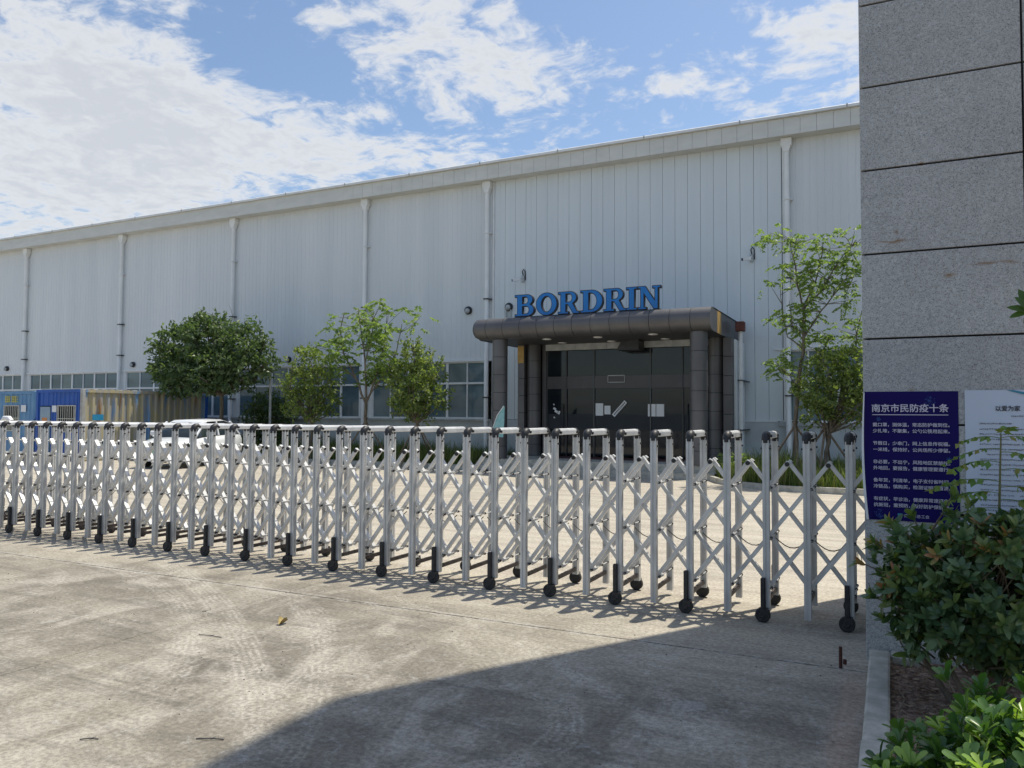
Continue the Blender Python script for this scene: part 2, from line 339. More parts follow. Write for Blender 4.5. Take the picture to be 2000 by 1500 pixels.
    bp = N.new('ShaderNodeBump'); bp.inputs['Strength'].default_value = .25; bp.inputs['Distance'].default_value = .002; L.new(sv.outputs[0], bp.inputs['Height']); L.new(bp.outputs[0], b.inputs['Normal'])
    return m
M_conc = concrete_mat()
M_gran = granite_mat()
M_kerb = pm('kerb_concrete', (.34, .325, .275), (.50, .48, .42), 9, .85, bump=.4, coord='World', detail=8)
M_joint = pm('joint_dark', (.012, .012, .012), (.02, .02, .02), 20, .9)
M_clad = pm('cladding_white', (.77, .79, .80), (.69, .72, .735), .8, .42, spec=.35, coord='World', stretch=(1.8, 1, .12), lo=.3, hi=.7)
M_clad2 = pm('cladding_grey', (.73, .78, .80), (.68, .73, .76), 1.1, .42, spec=.35, coord='World', stretch=(1.5, 1, .2), lo=.3, hi=.7)
M_fascia = pm('fascia_cream', (.72, .72, .68), (.62, .62, .585), 1.5, .5, coord='World', stretch=(1, 1, 3), lo=.3, hi=.75)
M_trim = pm('trim_white', (.82, .83, .83), (.74, .75, .75), 3, .45, coord='World')
M_pipe = pm('pvc_pipe', (.88, .88, .86), (.80, .80, .77), 2, .45, coord='World')
M_plinth = pm('plinth_render', (.60, .63, .65), (.50, .53, .55), 1.4, .75, coord='World', bump=.15, bscale=30)
M_sill = pm('sill_concrete', (.50, .52, .52), (.36, .38, .38), 4, .8, coord='World')
M_brown = pm('porch_brown_metal', (.130, .127, .130), (.105, .102, .106), 1.6, .42, metal=.35, coord='World', r2=.46)
M_soff = pm('soffit_dark', (.07, .072, .08), (.055, .058, .065), 3, .55)
M_gold = pm('gold_panel', (.55, .34, .09), (.42, .25, .06), 5, .45)
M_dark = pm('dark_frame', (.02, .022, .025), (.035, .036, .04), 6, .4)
M_alu = pm('gate_aluminium', (.50, .50, .495), (.62, .62, .61), 7, .36, metal=.3, r2=.48, coord='World')
M_alu2 = pm('gate_lattice_aluminium', (.60, .60, .595), (.72, .72, .71), 8, .32, metal=.3, r2=.44, coord='World')
M_blackp = pm('black_plastic', (.014, .014, .015), (.03, .03, .032), 30, .5)
M_rubber = pm('rubber', (.018, .018, .02), (.045, .043, .04), 20, .8)
M_rustbar = pm('brown_tie_bar', (.03, .025, .024), (.09, .068, .062), 14, .6)
M_white = pm('white_paint', (.8, .8, .8), (.74, .75, .75), 5, .4)
M_soil = pm('soil_litter', (.16, .105, .08), (.42, .30, .22), 26, .95, bump=1, bscale=70, coord='World', detail=10, lo=.38, hi=.62)
M_soilg = pm('soil_grass', (.05, .055, .025), (.10, .09, .045), 8, .95, bump=.6, coord='World')
M_bark = pm('bark', (.10, .08, .058), (.20, .165, .125), 16, .9, bump=.5, coord='World', stretch=(1, 1, .3))
M_stake = pm('stake_wood', (.13, .10, .07), (.22, .17, .12), 14, .85, coord='World')
M_blue = pm('letter_blue', (.004, .17, .52), (.003, .145, .46), 4, .35)
M_black = pm('letter_rim_black', (.008, .009, .012), (.015, .016, .02), 10, .5)
M_paper = pm('paper', (.74, .76, .78), (.68, .70, .72), 3, .6)
M_poster = pm('poster_navy', (.011, .006, .105), (.009, .005, .088), 3, .55, spec=.12)
M_print = pm('poster_print', (.62, .60, .72), (.58, .56, .68), 5, .5)
M_ink = pm('ink', (.02, .02, .03), (.03, .03, .04), 5, .5)
M_pale = pm('poster_pale', (.52, .60, .72), (.50, .57, .68), 2, .4)
M_teal = pm('teal_print', (.03, .22, .34), (.04, .26, .36), 5, .5)
M_vblue = pm('virus_blue', (.02, .07, .30), (.03, .10, .38), 9, .5)
M_grassm = leafmat('grass_blades', [(.07, .11, .03), (.115, .165, .045), (.17, .20, .065), (.24, .22, .11)], .35, .6, .2)

def glass_mat(name, c, rough=.03, spec=.6, refl_noise=True):
    m = pm(name, c, tuple(x*.6 for x in c), .6, rough, spec=spec, coord='World', stretch=(1, 1, 2.5), lo=.35, hi=.65); return m
M_glassw = glass_mat('window_glass', (.13, .20, .24), .08, .5)
M_blind = pm('blind', (.10, .14, .15), (.07, .10, .11), 2, .6, coord='World')
M_glassd = glass_mat('door_glass', (.018, .024, .030), .04, .42)
M_frost = pm('door_frost_film', (.03, .037, .045), (.036, .042, .05), 3, .5, spec=.2)

# ------------------------------------------------------------------ ground
MB().box(-300, 300, -300, 600, -.5, -.055).build('ground', M_soilg, kind='structure', origin=(0, 0, 0))
yard = MB().box(-80, 30, -60, 24, -.054, -.02).build('concrete_yard', M_joint, kind='structure', origin=(0, 0, 0))
xs = [-80] + [-4.93-5.0*k for k in range(12, -1, -1)] + [-.10]; xs2 = [-.10, 4.9, 9.9, 14.9, 30]
ys = [-60, -50, -40, -30, -20, -14.6, -9.6, -4.6, .43, 5.43, 10.4, 15.4, 20.4, 24]
def slab(x0, x1, y0, y1):
    g = .0055; MB().cbox(x0+g, x1-g, y0+g, y1-g, -.0195, 0, .004).build('slab', M_conc, yard)
for i in range(len(xs)-1):
    for j in range(len(ys)-1): slab(xs[i], xs[i+1], ys[j], ys[j+1])
for i in range(len(xs2)-1):
    for j in (6, 7, 8): slab(xs2[i], xs2[i+1], ys[j], ys[j+1])
# planted strip beside the gate pillar (east of the kerb)
MB().box(-.10, 30, -20, 5.7, -.019, .035).build('planting_soil', M_soil, kind='structure', origin=(0, 0, 0))
MB().box(-.10, 30, 5.7, 10.385, -.0195, 0).build('concrete_strip', M_conc, kind='structure', origin=(0, 0, 0))
# kerb stones along the strip
kb = thing('kerb', (-.07, 4, 0), 'low grey concrete kerb edging the planting bed in front of the granite pillar', 'kerb')
yk = [5.62, 4.86, 4.06, 3.2, 2.3, 1.3, .3, -1, -3]
for i in range(len(yk)-1):
    j = rng.uniform(-.004, .004)
    MB().cbox(-.145+j, -.025+j, yk[i+1]+.006, yk[i]-.004, -.018, .10+rng.uniform(-.004, .004), .012).build('kerb_stone', M_kerb, kb)
mb = MB(); pts = [(-.025+.0, 5.60)]
mb = MB().cbox(-.02, .16, 5.56, 5.69, -.018, .093, .012); mb.build('kerb_stone', M_kerb, kb)

# ------------------------------------------------------------------ building
YW = 23.5
bld = thing('factory_building', (-30, YW, 0), 'long white corrugated metal factory hall with cream eaves and a window band', 'building')
pipes = [-45.35, -38.31, -31.30, -24.42, -17.68, -12.48, -2.63, 4.31, 11.3]
def corr(x0, x1, z0, z1, name='corrugated_sheet', mat=M_clad, pitch=.2, d=.010):
    n = max(1, round((x1-x0)/pitch)); p = (x1-x0)/n; prof = []
    for k in range(n):
        a = x0+k*p; prof += [(a, YW), (a+p*.78, YW), (a+p*.84, YW+d), (a+p*.94, YW+d)]
    prof.append((x1, YW)); v = []; f = []
    for (x, y) in prof: v += [(x, y, z0), (x, y, z1)]
    for i in range(len(prof)-1): f.append((2*i, 2*i+2, 2*i+3, 2*i+1))
    # thickness return
    v += [(x1, YW+.12, z0), (x1, YW+.12, z1), (x0, YW+.12, z0), (x0, YW+.12, z1)]; n0 = len(prof)*2
    f += [(n0+2, n0, n0+1, n0+3), (n0-2, n0, n0+1, n0-1), (0, 1, n0+3, n0+2)]
    return MB().add(v, f).build(name, mat, bld)
ZW0, ZW1, ZT = 1.456, 3.467, 2.708
bays = [(-90, -78), (-78, -66), (-66, -55), (-55, -45.4), (-45.4, -38.31), (-38.31, -31.30), (-31.30, -24.42), (-24.42, -17.68), (-17.68, -12.33)]
for a, b in bays:
    corr(a+.02, b-.02, ZW1, 9.97)
    MB().box(b-.10, b+.10, YW+.0125, YW+.06, ZW1, 9.97).build('joint_strip', M_clad, bld)
corr(-2.59, 4.3, ZW1+.02, 9.97); corr(4.34, 16, 0, 9.97)
# smooth cladding panels of the entrance bay
x = -12.24; n = 24; w = (-2.79+12.24)/n
for i in range(n):
    x0 = x+i*w; x1 = x0+w
    jg = .0035
    z0 = 1.46 if (x0 > -4.2 or x1 < -10.6) else 3.9
    m_ = MB().cbox(x0+jg, x1-jg, YW-.005+rng.uniform(-.002, .002), YW+.05, z0, 9.97, .006)
    m_.box(x0+w*.5-.003, x0+w*.5+.003, YW-.009, YW-.004, z0+.01, 9.96); m_.build('cladding_panel', M_clad2, bld)
MB().box(-12.3, -2.72, YW+.052, YW+.2, 0, 9.97).build('backing_wall', M_joint, bld)
MB().box(-12.32, -12.255, YW-.03, YW+.05, 1.46, 9.97).build('corner_trim', M_trim, bld)
MB().box(-2.77, -2.62, YW-.03, YW+.05, 1.46, 9.97).build('corner_trim', M_trim, bld)
# plinths
MB().box(-90, -12.32, YW-.06, YW+.2, -.02, 1.40).build('plinth', M_plinth, bld)
MB().box(-12.31, -9.95, YW-.06, YW+.05, -.02, 1.45).build('plinth', M_plinth, bld)
MB().box(-4.6, 4.3, YW-.06, YW+.05, -.02, 1.44).build('plinth', M_plinth, bld)
MB().box(-90, -12.31, YW-.16, YW+.1, 1.402, ZW0).build('sill', M_sill, bld)
MB().box(-2.93, 4.3, YW-.13, YW+.1, 1.33, ZW0-.02).build('sill', M_sill, bld)
MB().box(-4.05, -2.94, YW-.075, YW+.05, 1.442, 1.475).build('flashing', M_trim, bld)
MB().box(-90, -12.33, YW-.05, YW+.02, ZW1-.002, ZW1+.06).build('drip_flashing', M_trim, bld)
MB().box(-3.02, 4.3, YW-.05, YW+.02, ZW1+.06, ZW1+.12).build('drip_flashing', M_trim, bld)
# windows
def window(x0, x1, z0, z1, step=.84):
    fr = MB(); n = max(1, round((x1-x0)/step)); p = (x1-x0)/n; y0, y1 = YW+.02, YW+.09; t = .03
    fr.box(x0, x1, y0, y1, z0, z0+.06); fr.box(x0, x1, y0, y1, z1-.05, z1); fr.box(x0+.001, x1-.001, y0-.01, y1, ZT-.035, ZT+.035)
    for k in range(n+1):
        xx = x0+k*p; tt = t*(1.5 if k % 2 == 0 else .8); a = max(x0, xx-tt); b = min(x1, xx+tt)
        for za, zb in ((z0+.0605, ZT-.0355), (ZT+.0355, z1-.0505)): fr.box(a, b, y0+.004, y1, za, zb)
    o = fr.build('window', M_trim, bld)
    for k in range(n):
        for r, (za, zb) in enumerate(((z0+.05, ZT), (ZT, z1-.04))):
            yy = YW+.062+rng.uniform(-.003, .003); xa, xb = x0+k*p+.008, x0+(k+1)*p-.008
            tl = rng.uniform(-.004, .004)
            v = [(xa, yy+tl, za), (xb, yy-tl, za), (xb, yy-tl, zb), (xa, yy+tl, zb), (xa, yy+.012+tl, za), (xb, yy+.012-tl, za), (xb, yy+.012-tl, zb), (xa, yy+.012+tl, zb)]
            MB().add(v, [(0, 1, 2, 3), (7, 6, 5, 4), (0, 4, 5, 1), (1, 5, 6, 2), (2, 6, 7, 3), (3, 7, 4, 0)]).build('pane', M_glassw if rng.random() < .8 else M_glassw2, o)
    # glazing bars seen as thin lines in the panes
M_glassw2 = glass_mat('window_glass_blind', (.20, .27, .285), .12, .5)
for a, b in [(-55, -45.4)] + bays[4:]: window(a+.30, b-.18 if b > -12.5 else b-.30, ZW0, ZW1)
window(-2.89, 4.2, ZW0-.02, ZW1+.06, .82)
for a, b in bays[4:]: 
    MB().box(a-.297, a+.297, YW+.0, YW+.1, ZW0, ZW1-.003).build('window_pier', M_clad, bld)
# eaves: fascia panels, gutter, soffit, roof
FY = YW-.42
MB().box(-90, -18.5, FY, FY+.05, 9.70, 10.20).build('fascia_board', M_fascia, bld)
fx = -18.5
while fx < 15:
    MB().cbox(fx+.003, fx+.437, FY, FY+.05, 9.70, 10.20, .003).build('fascia_panel', M_fascia, bld); fx += .44
MB().box(-90, 16, FY+.05, YW+.1, 9.70, 9.74).build('eaves_soffit', M_fascia, bld)
g = MB(); g.prism([(FY-.10, 10.205), (FY+.25, 10.205), (FY+.25, 10.31), (FY-.05, 10.31), (FY-.10, 10.28)], 'x', -90, 16); g.build('gutter', M_trim, bld)
g = MB()
for xx in np.arange(-88, 15, 2.9): g.box(xx, xx+.04, FY-.112, FY-.101, 10.21, 10.305)
g.build('gutter_bracket', M_sill, bld)
r = MB(); r.prism([(FY+.05, 10.22), (FY+.3, 10.34), (YW+22, 12.0), (YW+44, 9.9), (YW+44, 0), (YW+43.8, 0), (YW+43.8, 9.7), (YW+22, 11.8), (FY+.3, 10.19)], 'x', -90, 16); r.build('roof', M_trim, bld)
MB().box(15.8, 16, YW+.1, YW+43, 0, 10.9).box(-90, -89.8, YW+.1, YW+43, 0, 10.9).build('gable_wall', M_clad, bld)
# downpipes
for px_ in pipes:
    m_ = MB(); m_.box(px_-.15, px_+.15, YW-.24, YW-.02, 9.46, 9.69); m_.prism([(-.12, 9.46), (.12, 9.46), (.07, 9.3), (-.07, 9.3)], 'y', YW-.23, YW-.04)
    m_.xf(lambda p, c=px_: p + Vector((c, 0, 0)) if abs(p.x) < .5 and abs(c) > .6 else p, 8)
    m_.tube([(px_, YW-.14, 9.35), (px_, YW-.14, .12), (px_, YW-.24, 0.0)], .078, 12)
    o = m_.build('downpipe', M_pipe, bld)
    for zc_ in (7.9, 5.6, 4.2, 2.2):
        MB().box(px_-.09, px_+.09, YW-.23, YW-.02, zc_-.02, zc_+.02).box(px_+.07, px_+.16, YW-.12, YW-.02, zc_-.015, zc_+.015).build('pipe_clip', M_dark if zc_ < 6 else M_trim, o)

# ------------------------------------------------------------------ wall cameras and lamps
def cctv(x, z, label, hook=True):
    t = thing('security_camera', (x, YW-.01, z), label, 'camera', 'cameras on the hall wall')
    MB().box(x-.05, x+.05, YW-.06, YW-.013, z-.02, z+.20).build('wall_bracket', M_sill, t)
    b = MB(); b.tube([(x, YW-.04, z+.12), (x-.05, YW-.2, z+.1), (x-.1, YW-.34, z+.06)], .022, 6); b.build('arm', M_white, t)
    b = MB(); b.bar((x-.1+.10, YW-.30, z+.03), (x-.1-.10, YW-.46, z-.01), .09, .09); b.build('housing', M_white, t)
    b = MB(); b.tube([(x-.20, YW-.461, z-.01), (x-.212, YW-.47, z-.012)], .042, 10); b.build('lens', M_blackp, t)
    b = MB(); b.tube([(x, YW-.03, z+.2), (x-.02, YW-.06, z+.34), (x+.02, YW-.05, z+.42), (x+.07, YW-.03, z+.35), (x+.08, YW-.02, z+.05)], .017, 5); b.build('cable', M_blackp, t)
cctv(-11.14, 6.13, 'white bullet security camera on the wall left above the blue letters')
cctv(-3.64, 6.20, 'white bullet security camera high on the wall right of the canopy')
def bulkhead(x, z, label, s=1.0):
    t = thing('wall_lamp', (x, YW-.01, z), label, 'wall lamp', 'round bulkhead lamps on the hall wall')
    b = MB(); n = 14
    b.tube([(x, YW-.012, z), (x, YW-.05, z), (x, YW-.12, z), (x, YW-.125, z)], [.14*s, .15*s, .12*s, .02], n); b.build('lamp_housing', M_blackp, t)
    b = MB(); b.tube([(x, YW-.10, z-.02), (x, YW-.16, z-.05), (x, YW-.19, z-.06)], [.10*s, .085*s, .02], n); b.build('lamp_glass', M_sill, t)
bulkhead(-13.26, 5.26, 'round black wall lamp between the downpipe and the windows, left of the canopy')
bulkhead(-11.67, 5.29, 'round black wall lamp just left of the first blue letter')
t_ = MB(); t_.tube([(-11.59, YW-.08, 5.2), (-11.59, YW-.08, 4.5)], .03, 6)
t_.tube([(-11.75, YW-.08, 5.2), (-11.75, YW-.08, 4.5)], .03, 6); t_.build('conduit', M_sill, bld)
bulkhead(-30.5, 3.77, 'small black wall lamp over the windows, left one beside the dark tree', .85)
bulkhead(-28.88, 3.75, 'small black wall lamp over the windows nearest the dark tree', .85)
bulkhead(-39.8, 3.79, 'small black wall lamp over the windows at the far left end', .85)
bulkhead(-21.42, 3.75, 'small black wall lamp over the windows between the street lamp and the bushy tree', .85)

# ------------------------------------------------------------------ entrance porch
porch = thing('entrance_porch', (-7.4, 21, 0), 'dark brown metal entrance canopy on round columns with glass doors', 'porch')
X0, X1, YF, YB = -10.98, -4.05, 19.5, YW-.03
ZB, ZTp = 3.80, 4.40
prof = [(YF+.42, ZTp)] + [(YF+.30-.30*math.sin(t)*1.0, (ZB+ZTp)/2+.30*math.cos(t)) for t in np.linspace(.25, PI-.25, 12)] + [(YF+.42, ZB)]
seams = [-10.98, -10.47, -9.93, -9.39, -8.86, -8.33, -7.80, -7.26, -6.72, -6.17, -5.64, -5.10, -4.56, -4.05]
for i in range(13):
    a, b = seams[i]+(.006 if i else 0), seams[i+1]-(.006 if i < 12 else 0)
    m_ = MB(); k = len(prof)
    segs = [(a, 1.0)] if i else [(a, .45), (a+.03, .68), (a+.08, .85), (a+.16, .96), (a+.25, 1.0)]
    segs.append((b, 1.0)); v = []; cy, cz = YF+.42, (ZB+ZTp)/2
    for (xx, s_) in segs: v += [(xx, cy+(y-cy)*s_, cz+(z-cz)*s_) for y, z in prof]
    f = []
    for q in range(len(segs)-1):
        for j in range(k-1): f.append((q*k+j, q*k+j+1, (q+1)*k+j+1, (q+1)*k+j))
    m_.add(v, f, 0, True); m_.add(v[:k], [tuple(range(k))]); m_.add(v[-k:], [tuple(range(k))[::-1]])
    m_.build('fascia_panel', M_brown, porch)
    MB().box(a, b, YF+.423, YB, ZTp-.03, ZTp+.004).build('roof_panel', M_brown, porch)
MB().box(X0+.1, X1-.03, YF+.40, YF+.418, ZB+.01, ZTp-.01).box(X0+.2, X1-.03, YF+.2, YF+.40, ZB+.05, ZTp-.05).build('canopy_core', M_joint, porch)
MB().box(X0+.12, X1-.03, YF+.424, YB, ZB, ZB+.02).build('soffit', M_soff, porch)
def side(x, y0, y1, mat): return MB().cbox(x-.025, x, y0+.004, y1-.004, ZB-.012, ZTp+.012, .004).build('side_panel', mat, porch)
side(X1, YF+.425, 20.42, M_brown); side(X1, 20.42, 20.95, M_gold); side(X1, 20.95, YB, M_brown)
side(X0+.14, YF+.425, YB, M_brown)
for k, (lx, ly) in enumerate([(-8.86, 20.28), (-8.89, 21.5), (-7.32, 20.31), (-7.36, 21.6), (-5.70, 20.15), (-5.72, 21.5)]):
    m_ = MB(); m_.tube([(lx, ly, ZB-.001), (lx, ly, ZB-.022)], .13, 16); o = m_.build('downlight', M_white, porch)
    MB().tube([(lx, ly, ZB-.0225), (lx, ly, ZB-.028)], .09, 16).build('lamp_lens', M_paper, o)
m_ = MB(); m_.prism([(-7.1, 3.5), (-6.95, ZB-.002), (-6.45, ZB-.002), (-6.45, 3.5)], 'y', 21.3, 21.9); m_.build('soffit_duct', M_dark, porch)
# columns
def column(cx, cy, r, z0, z1, h=.515, name='column'):
    core = MB().tube([(cx, cy, z0), (cx, cy, z1)], r-.012, 20).build(name, M_joint, porch)
    z = z1
    while z > z0+.02:
        a = max(z0, z-h); MB().tube([(cx, cy, a+.007), (cx, cy, z-.007)], r, 24).build('column_casing', M_brown, core); z -= h
column(-10.22, 19.98, .225, .34, ZB-.001); column(-4.44, 19.98, .225, .34, ZB-.001)
def pier(x0, x1, y0, y1, z0, z1, h=.53):
    core = MB().box(x0+.012, x1-.012, y0+.012, y1, z0, z1).build('pier', M_joint, porch); z = z1
    while z > z0+.02:
        a = max(z0, z-h); MB().cbox(x0, x1, y0, y1-.002, a+.007, z-.007, .003).build('pier_casing', M_brown, core); z -= h
PYF = 21.6
pier(-10.42, -10.2, PYF, YB, .34, ZB-.001); column(-9.97, PYF+.24, .215, .34, ZB-.001)
column(-4.37, PYF+.24, .215, .34, ZB-.001); pier(-4.13, -3.9, PYF-.02, YW-.062, .02, ZB-.02)
MB().box(-10.425, -10.215, PYF-.012, PYF-.001, 3.22, 3.74).build('gold_panel', M_gold, porch)
MB().box(-3.895, -3.86, PYF+.3, YW-.07, .0, ZB-.05).build('side_flashing', M_clad, porch)
# glazed front
YG = 22.0
MB().box(-9.74, -9.62, YG-.05, YG+.1, .36, 3.72).box(-9.74, -4.6, YG-.05, YG+.1, 3.722, ZB-.002).build('jamb', M_sill2 if False else M_brown, porch)
xx = -9.6
for k in range(5):
    MB().cbox(-9.6+k*1.0, -9.6+(k+1)*1.0-.006, YG-.12, YG-.052, 3.60, 3.79, .004).build('head_panel', M_sill, porch)
MB().box(-9.6, -4.6, YG+.0, YG+.02, 2.42, 2.80).build('transom_band', M_door_band if False else pm('transom_brown', (.05, .045, .05), (.065, .058, .062), 3, .3), porch)
dxs = [-9.6, -8.95, -8.05, -6.30, -5.35, -4.62]
for i in range(5):
    a, b = dxs[i], dxs[i+1]
    MB().box(a+.02, b-.02, YG+.03, YG+.042, 2.80, 3.72).build('glass_pane', M_glassd, porch)
    d = MB().box(a+.03, b-.03, YG+.03, YG+.042, .40, 2.415).build('door' if i in (0, 1, 2, 4) else 'glass_pane', M_glassd, porch)
    MB().box(a+.031, b-.031, YG+.018, YG+.0285, 1.18, 1.64).build('frost_band', M_frost, d)
    if i in (0, 4):
        hx = b-.12 if i == 0 else a+.14
        MB().tube([(hx, YG-.03, .95), (hx, YG-.03, 1.95)], .016, 8).box(hx-.01, hx+.01, YG-.03, YG+.029, 1.0, 1.02).box(hx-.01, hx+.01, YG-.03, YG+.029, 1.9, 1.92).build('handle', M_dark, d)
    MB().box(a-.02, a+.02, YG-.01, YG+.06, .36, 3.72).build('mullion', M_dark if i in (1, 4) else M_frame2 if False else pm('mullion_grey', (.06, .065, .07), (.05, .055, .06), 4, .35), porch)
m_ = MB(); m_.bar((-7.60, YG-.02, 2.80), (-7.08, YG-.02, 2.80), .02, .025).bar((-7.60, YG-.02, 2.60), (-7.08, YG-.02, 2.60), .02, .02).bar((-7.60, YG-.02, 2.59), (-7.60, YG-.02, 2.81), .02, .02).bar((-7.08, YG-.02, 2.59), (-7.08, YG-.02, 2.81), .02, .02)
m_.build('sensor_box', M_sill, porch)
# interior
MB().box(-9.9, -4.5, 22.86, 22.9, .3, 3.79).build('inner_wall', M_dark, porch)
MB().box(-10.7, -3.95, 19.82, YB, .16, .345).build('platform', M_kerb, porch)
MB().box(-10.95, -3.95, 19.42, YB, -.01, .16).build('step', M_kerb, porch)
MB().box(-9.4, -5.2, 20.9, 21.9, .346, .358).build('door_mat', pm('mat_red', (.10, .03, .035), (.07, .03, .03), 20, .95), porch)
# drain at the right side of the canopy
dp = thing('canopy_drain', (-3.8, 22.3, 0), 'pale drainpipe under a rust red hopper at the right end of the canopy', 'drainpipe')
MB().cbox(-3.90, -3.66, 22.15, 22.42, 4.0, 4.27, .01).build('hopper', pm('rust_red', (.16, .05, .035), (.10, .035, .03), 12, .7), dp)
MB().tube([(-3.78, 22.3, 4.0), (-3.78, 22.3, 1.0), (-3.78, 22.3, .1)], .06, 12).build('pipe', M_trim, dp)
for zc_ in (1.2, 2.6): MB().box(-3.85, -3.71, 22.22, YW-.061, zc_, zc_+.03).build('clip', M_dark, dp)

# notices on the glass
def notice(x0, x1, z0, z1, label, mat=M_paper):
    o = MB().box(x0, x1, YG+.004, YG+.0165, z0, z1).build('paper_notice', mat, cat='notice', label=label, group='papers taped to the entrance glass'); return o
notice(-8.00, -7.76, 1.60, 1.97, 'tall white paper notice on the entrance glass, leftmost sheet')
notice(-7.72, -7.53, 1.64, 1.90, 'smaller white paper notice on the glass, second sheet from the left')
notice(-6.38, -6.15, 1.585, 1.945, 'white paper notice on the right glass, left sheet of the touching pair')
notice(-6.13, -5.90, 1.585, 1.945, 'white paper notice on the right glass, right sheet of the touching pair')
o = MB(); o.bar((-7.44, YG+.012, 1.60), (-7.05, YG+.012, 2.02), .01, .11, up=(0, 1, 0)); o.xf(lambda p: p)
st = MB(); st.bar((-7.44, YG-.005, 1.60), (-7.05, YG-.005, 2.02), .11, .012, up=(0, 1, 0)); seal = st.build('seal_strip', M_paper, cat='paper seal', label='slanted white paper seal strip stuck across the glass door')
ss = MB()
for k in range(10): 
    t = .08+k*.088; p0 = Vector((-7.44+.39*t, YG-.0135, 1.60+.42*t)); p1 = Vector((-7.44+.39*(t+.055), YG-.0135, 1.60+.42*(t+.055))); ss.bar(p0, p1, .045, .003, up=(0, 1, 0))
ss.build('print', M_ink, seal)
stk = MB()
for (a, b, s_) in ((-9.33, 1.83, .05), (-9.27, 1.75, .06), (-9.20, 1.70, .05), (-9.36, 1.95, .025), (-9.34, 1.55, .03), (-9.17, 1.73, .03)): stk.bar((a-s_, YG-.003, b), (a+s_*.6, YG-.003, b-s_), s_*1.3, .004, up=(0, 1, 0))
stk.build('sticker', M_paper, cat='stickers', label='torn white sticker scraps on the left glass door leaf')

# ------------------------------------------------------------------ sign letters
sign = thing('sign', (-7.5, 19.9, 4.42), 'blue slab serif letters reading BORDRIN standing on the canopy edge', 'sign')
def arc(cx, cy, rx, ry, a0, a1, n=12): return [(cx+rx*math.cos(math.radians(a0+(a1-a0)*i/n)), cy+ry*math.sin(math.radians(a0+(a1-a0)*i/n))) for i in range(n+1)]
S = .075   # serif thickness, glyph height 1
def glyph(ch):
    W = {'B': .94, 'O': 1.02, 'R': 1.0, 'D': 1.02, 'I': .5, 'N': 1.02}[ch]
    if ch == 'I': return W, [[(0, 0), (W, 0), (W, S), (.37, S), (.37, 1-S), (W, 1-S), (W, 1), (0, 1), (0, 1-S), (.13, 1-S), (.13, S), (0, S)]]
    if ch == 'N': return W, [[(0, 0), (.36, 0), (.36, S), (.25, S), (.25, .72), (.72, 0), (.90, 0), (.90, 1-S), (1.02, 1-S), (1.02, 1), (.66, 1), (.66, 1-S), (.77, 1-S), (.77, .33), (.32, 1), (0, 1), (0, 1-S), (.11, 1-S), (.11, S), (0, S)]]
    if ch == 'O': return W, [arc(.51, .5, .51, .52, 0, 345, 26), arc(.51, .5, .27, .38, 0, 345, 26)]
    if ch == 'D': return W, [[(0, 0), (.5, 0)] + arc(.5, .5, .52, .5, -90, 90, 18)[1:] + [(0, 1), (0, 1-S), (.12, 1-S), (.12, S), (0, S)], [(.36, S+.03)] + arc(.46, .5, .30, .5-S-.03, -90, 90, 14) + [(.36, 1-S-.03)]]
    if ch == 'B':
        o = [(0, 0), (.58, 0)] + arc(.62, .275, .32, .275, -90, 68, 12)[1:] + arc(.60, .765, .28, .235, -45, 90, 10) + [(0, 1), (0, 1-S), (.12, 1-S), (.12, S), (0, S)]
        return W, [o, [(.36, .09)] + arc(.56, .28, .15, .19, -90, 90, 10) + [(.36, .47)], [(.36, .565)] + arc(.54, .74, .12, .175, -90, 90, 8) + [(.36, .915)]]
    if ch == 'R':
        o = [(0, 0), (.48, 0), (.48, S), (.36, S), (.36, .43), (.48, .43), (.74, 0), (1.02, 0), (1.02, S), (.92, S), (.70, .46)] + arc(.60, .735, .29, .265, -62, 90, 12) + [(0, 1), (0, 1-S), (.12, 1-S), (.12, S), (0, S)]
        return W, [o, [(.36, .52)] + arc(.55, .72, .14, .20, -90, 90, 9) + [(.36, .92)]]
def curve_mesh(splines, depth, offset):
    cu = bpy.data.curves.new('tmp', 'CURVE'); cu.dimensions = '2D'; cu.fill_mode = 'BOTH'; cu.extrude = depth; cu.offset = offset
    for sp in splines:
        s_ = cu.splines.new('POLY'); s_.points.add(len(sp)-1)
        for i, (x, y) in enumerate(sp): s_.points[i].co = (x, y, 0, 1)
        s_.use_cyclic_u = True
    ob = bpy.data.objects.new('tmp', cu); COL.objects.link(ob); dg = bpy.context.evaluated_depsgraph_get(); dg.update()
    me = bpy.data.meshes.new_from_object(ob.evaluated_get(dg)); bpy.data.objects.remove(ob); bpy.data.curves.remove(cu); return me
lext = [(-9.67, -9.08), (-9.0, -8.37), (-8.32, -7.72), (-7.65, -7.02), (-6.98, -6.37), (-6.34, -6.05), (-6.01, -5.41)]
RX = Matrix.Rotation(PI/2, 4, 'X')
def add_mesh(name, me, mat, loc, parent, label=None, kind=None):
    me.name = name; me.materials.clear(); me.materials.append(mat); o = bpy.data.objects.new(name, me); COL.objects.link(o); return place(o, loc, parent, kind, label)
for ch, (a, b) in zip('BORDRIN', lext):
    W, sp = glyph(ch); sx = (b-a)/W; sz = .605
    spl = [[(x*sx, y*sz) for x, y in s_] for s_ in sp]
    me = curve_mesh(spl, .06, .016); me.transform(RX)
    lt = add_mesh('letter', me, M_black, (a, 19.90, 4.44), sign)
    me = curve_mesh(spl, .004, -.004); me.transform(RX); add_mesh('letter_face', me, M_blue, (a, 19.833, 4.44), lt)
MB().box(-9.7, -5.4, 19.88, 19.92, 4.405, 4.43).build('base_rail', M_dark, sign)

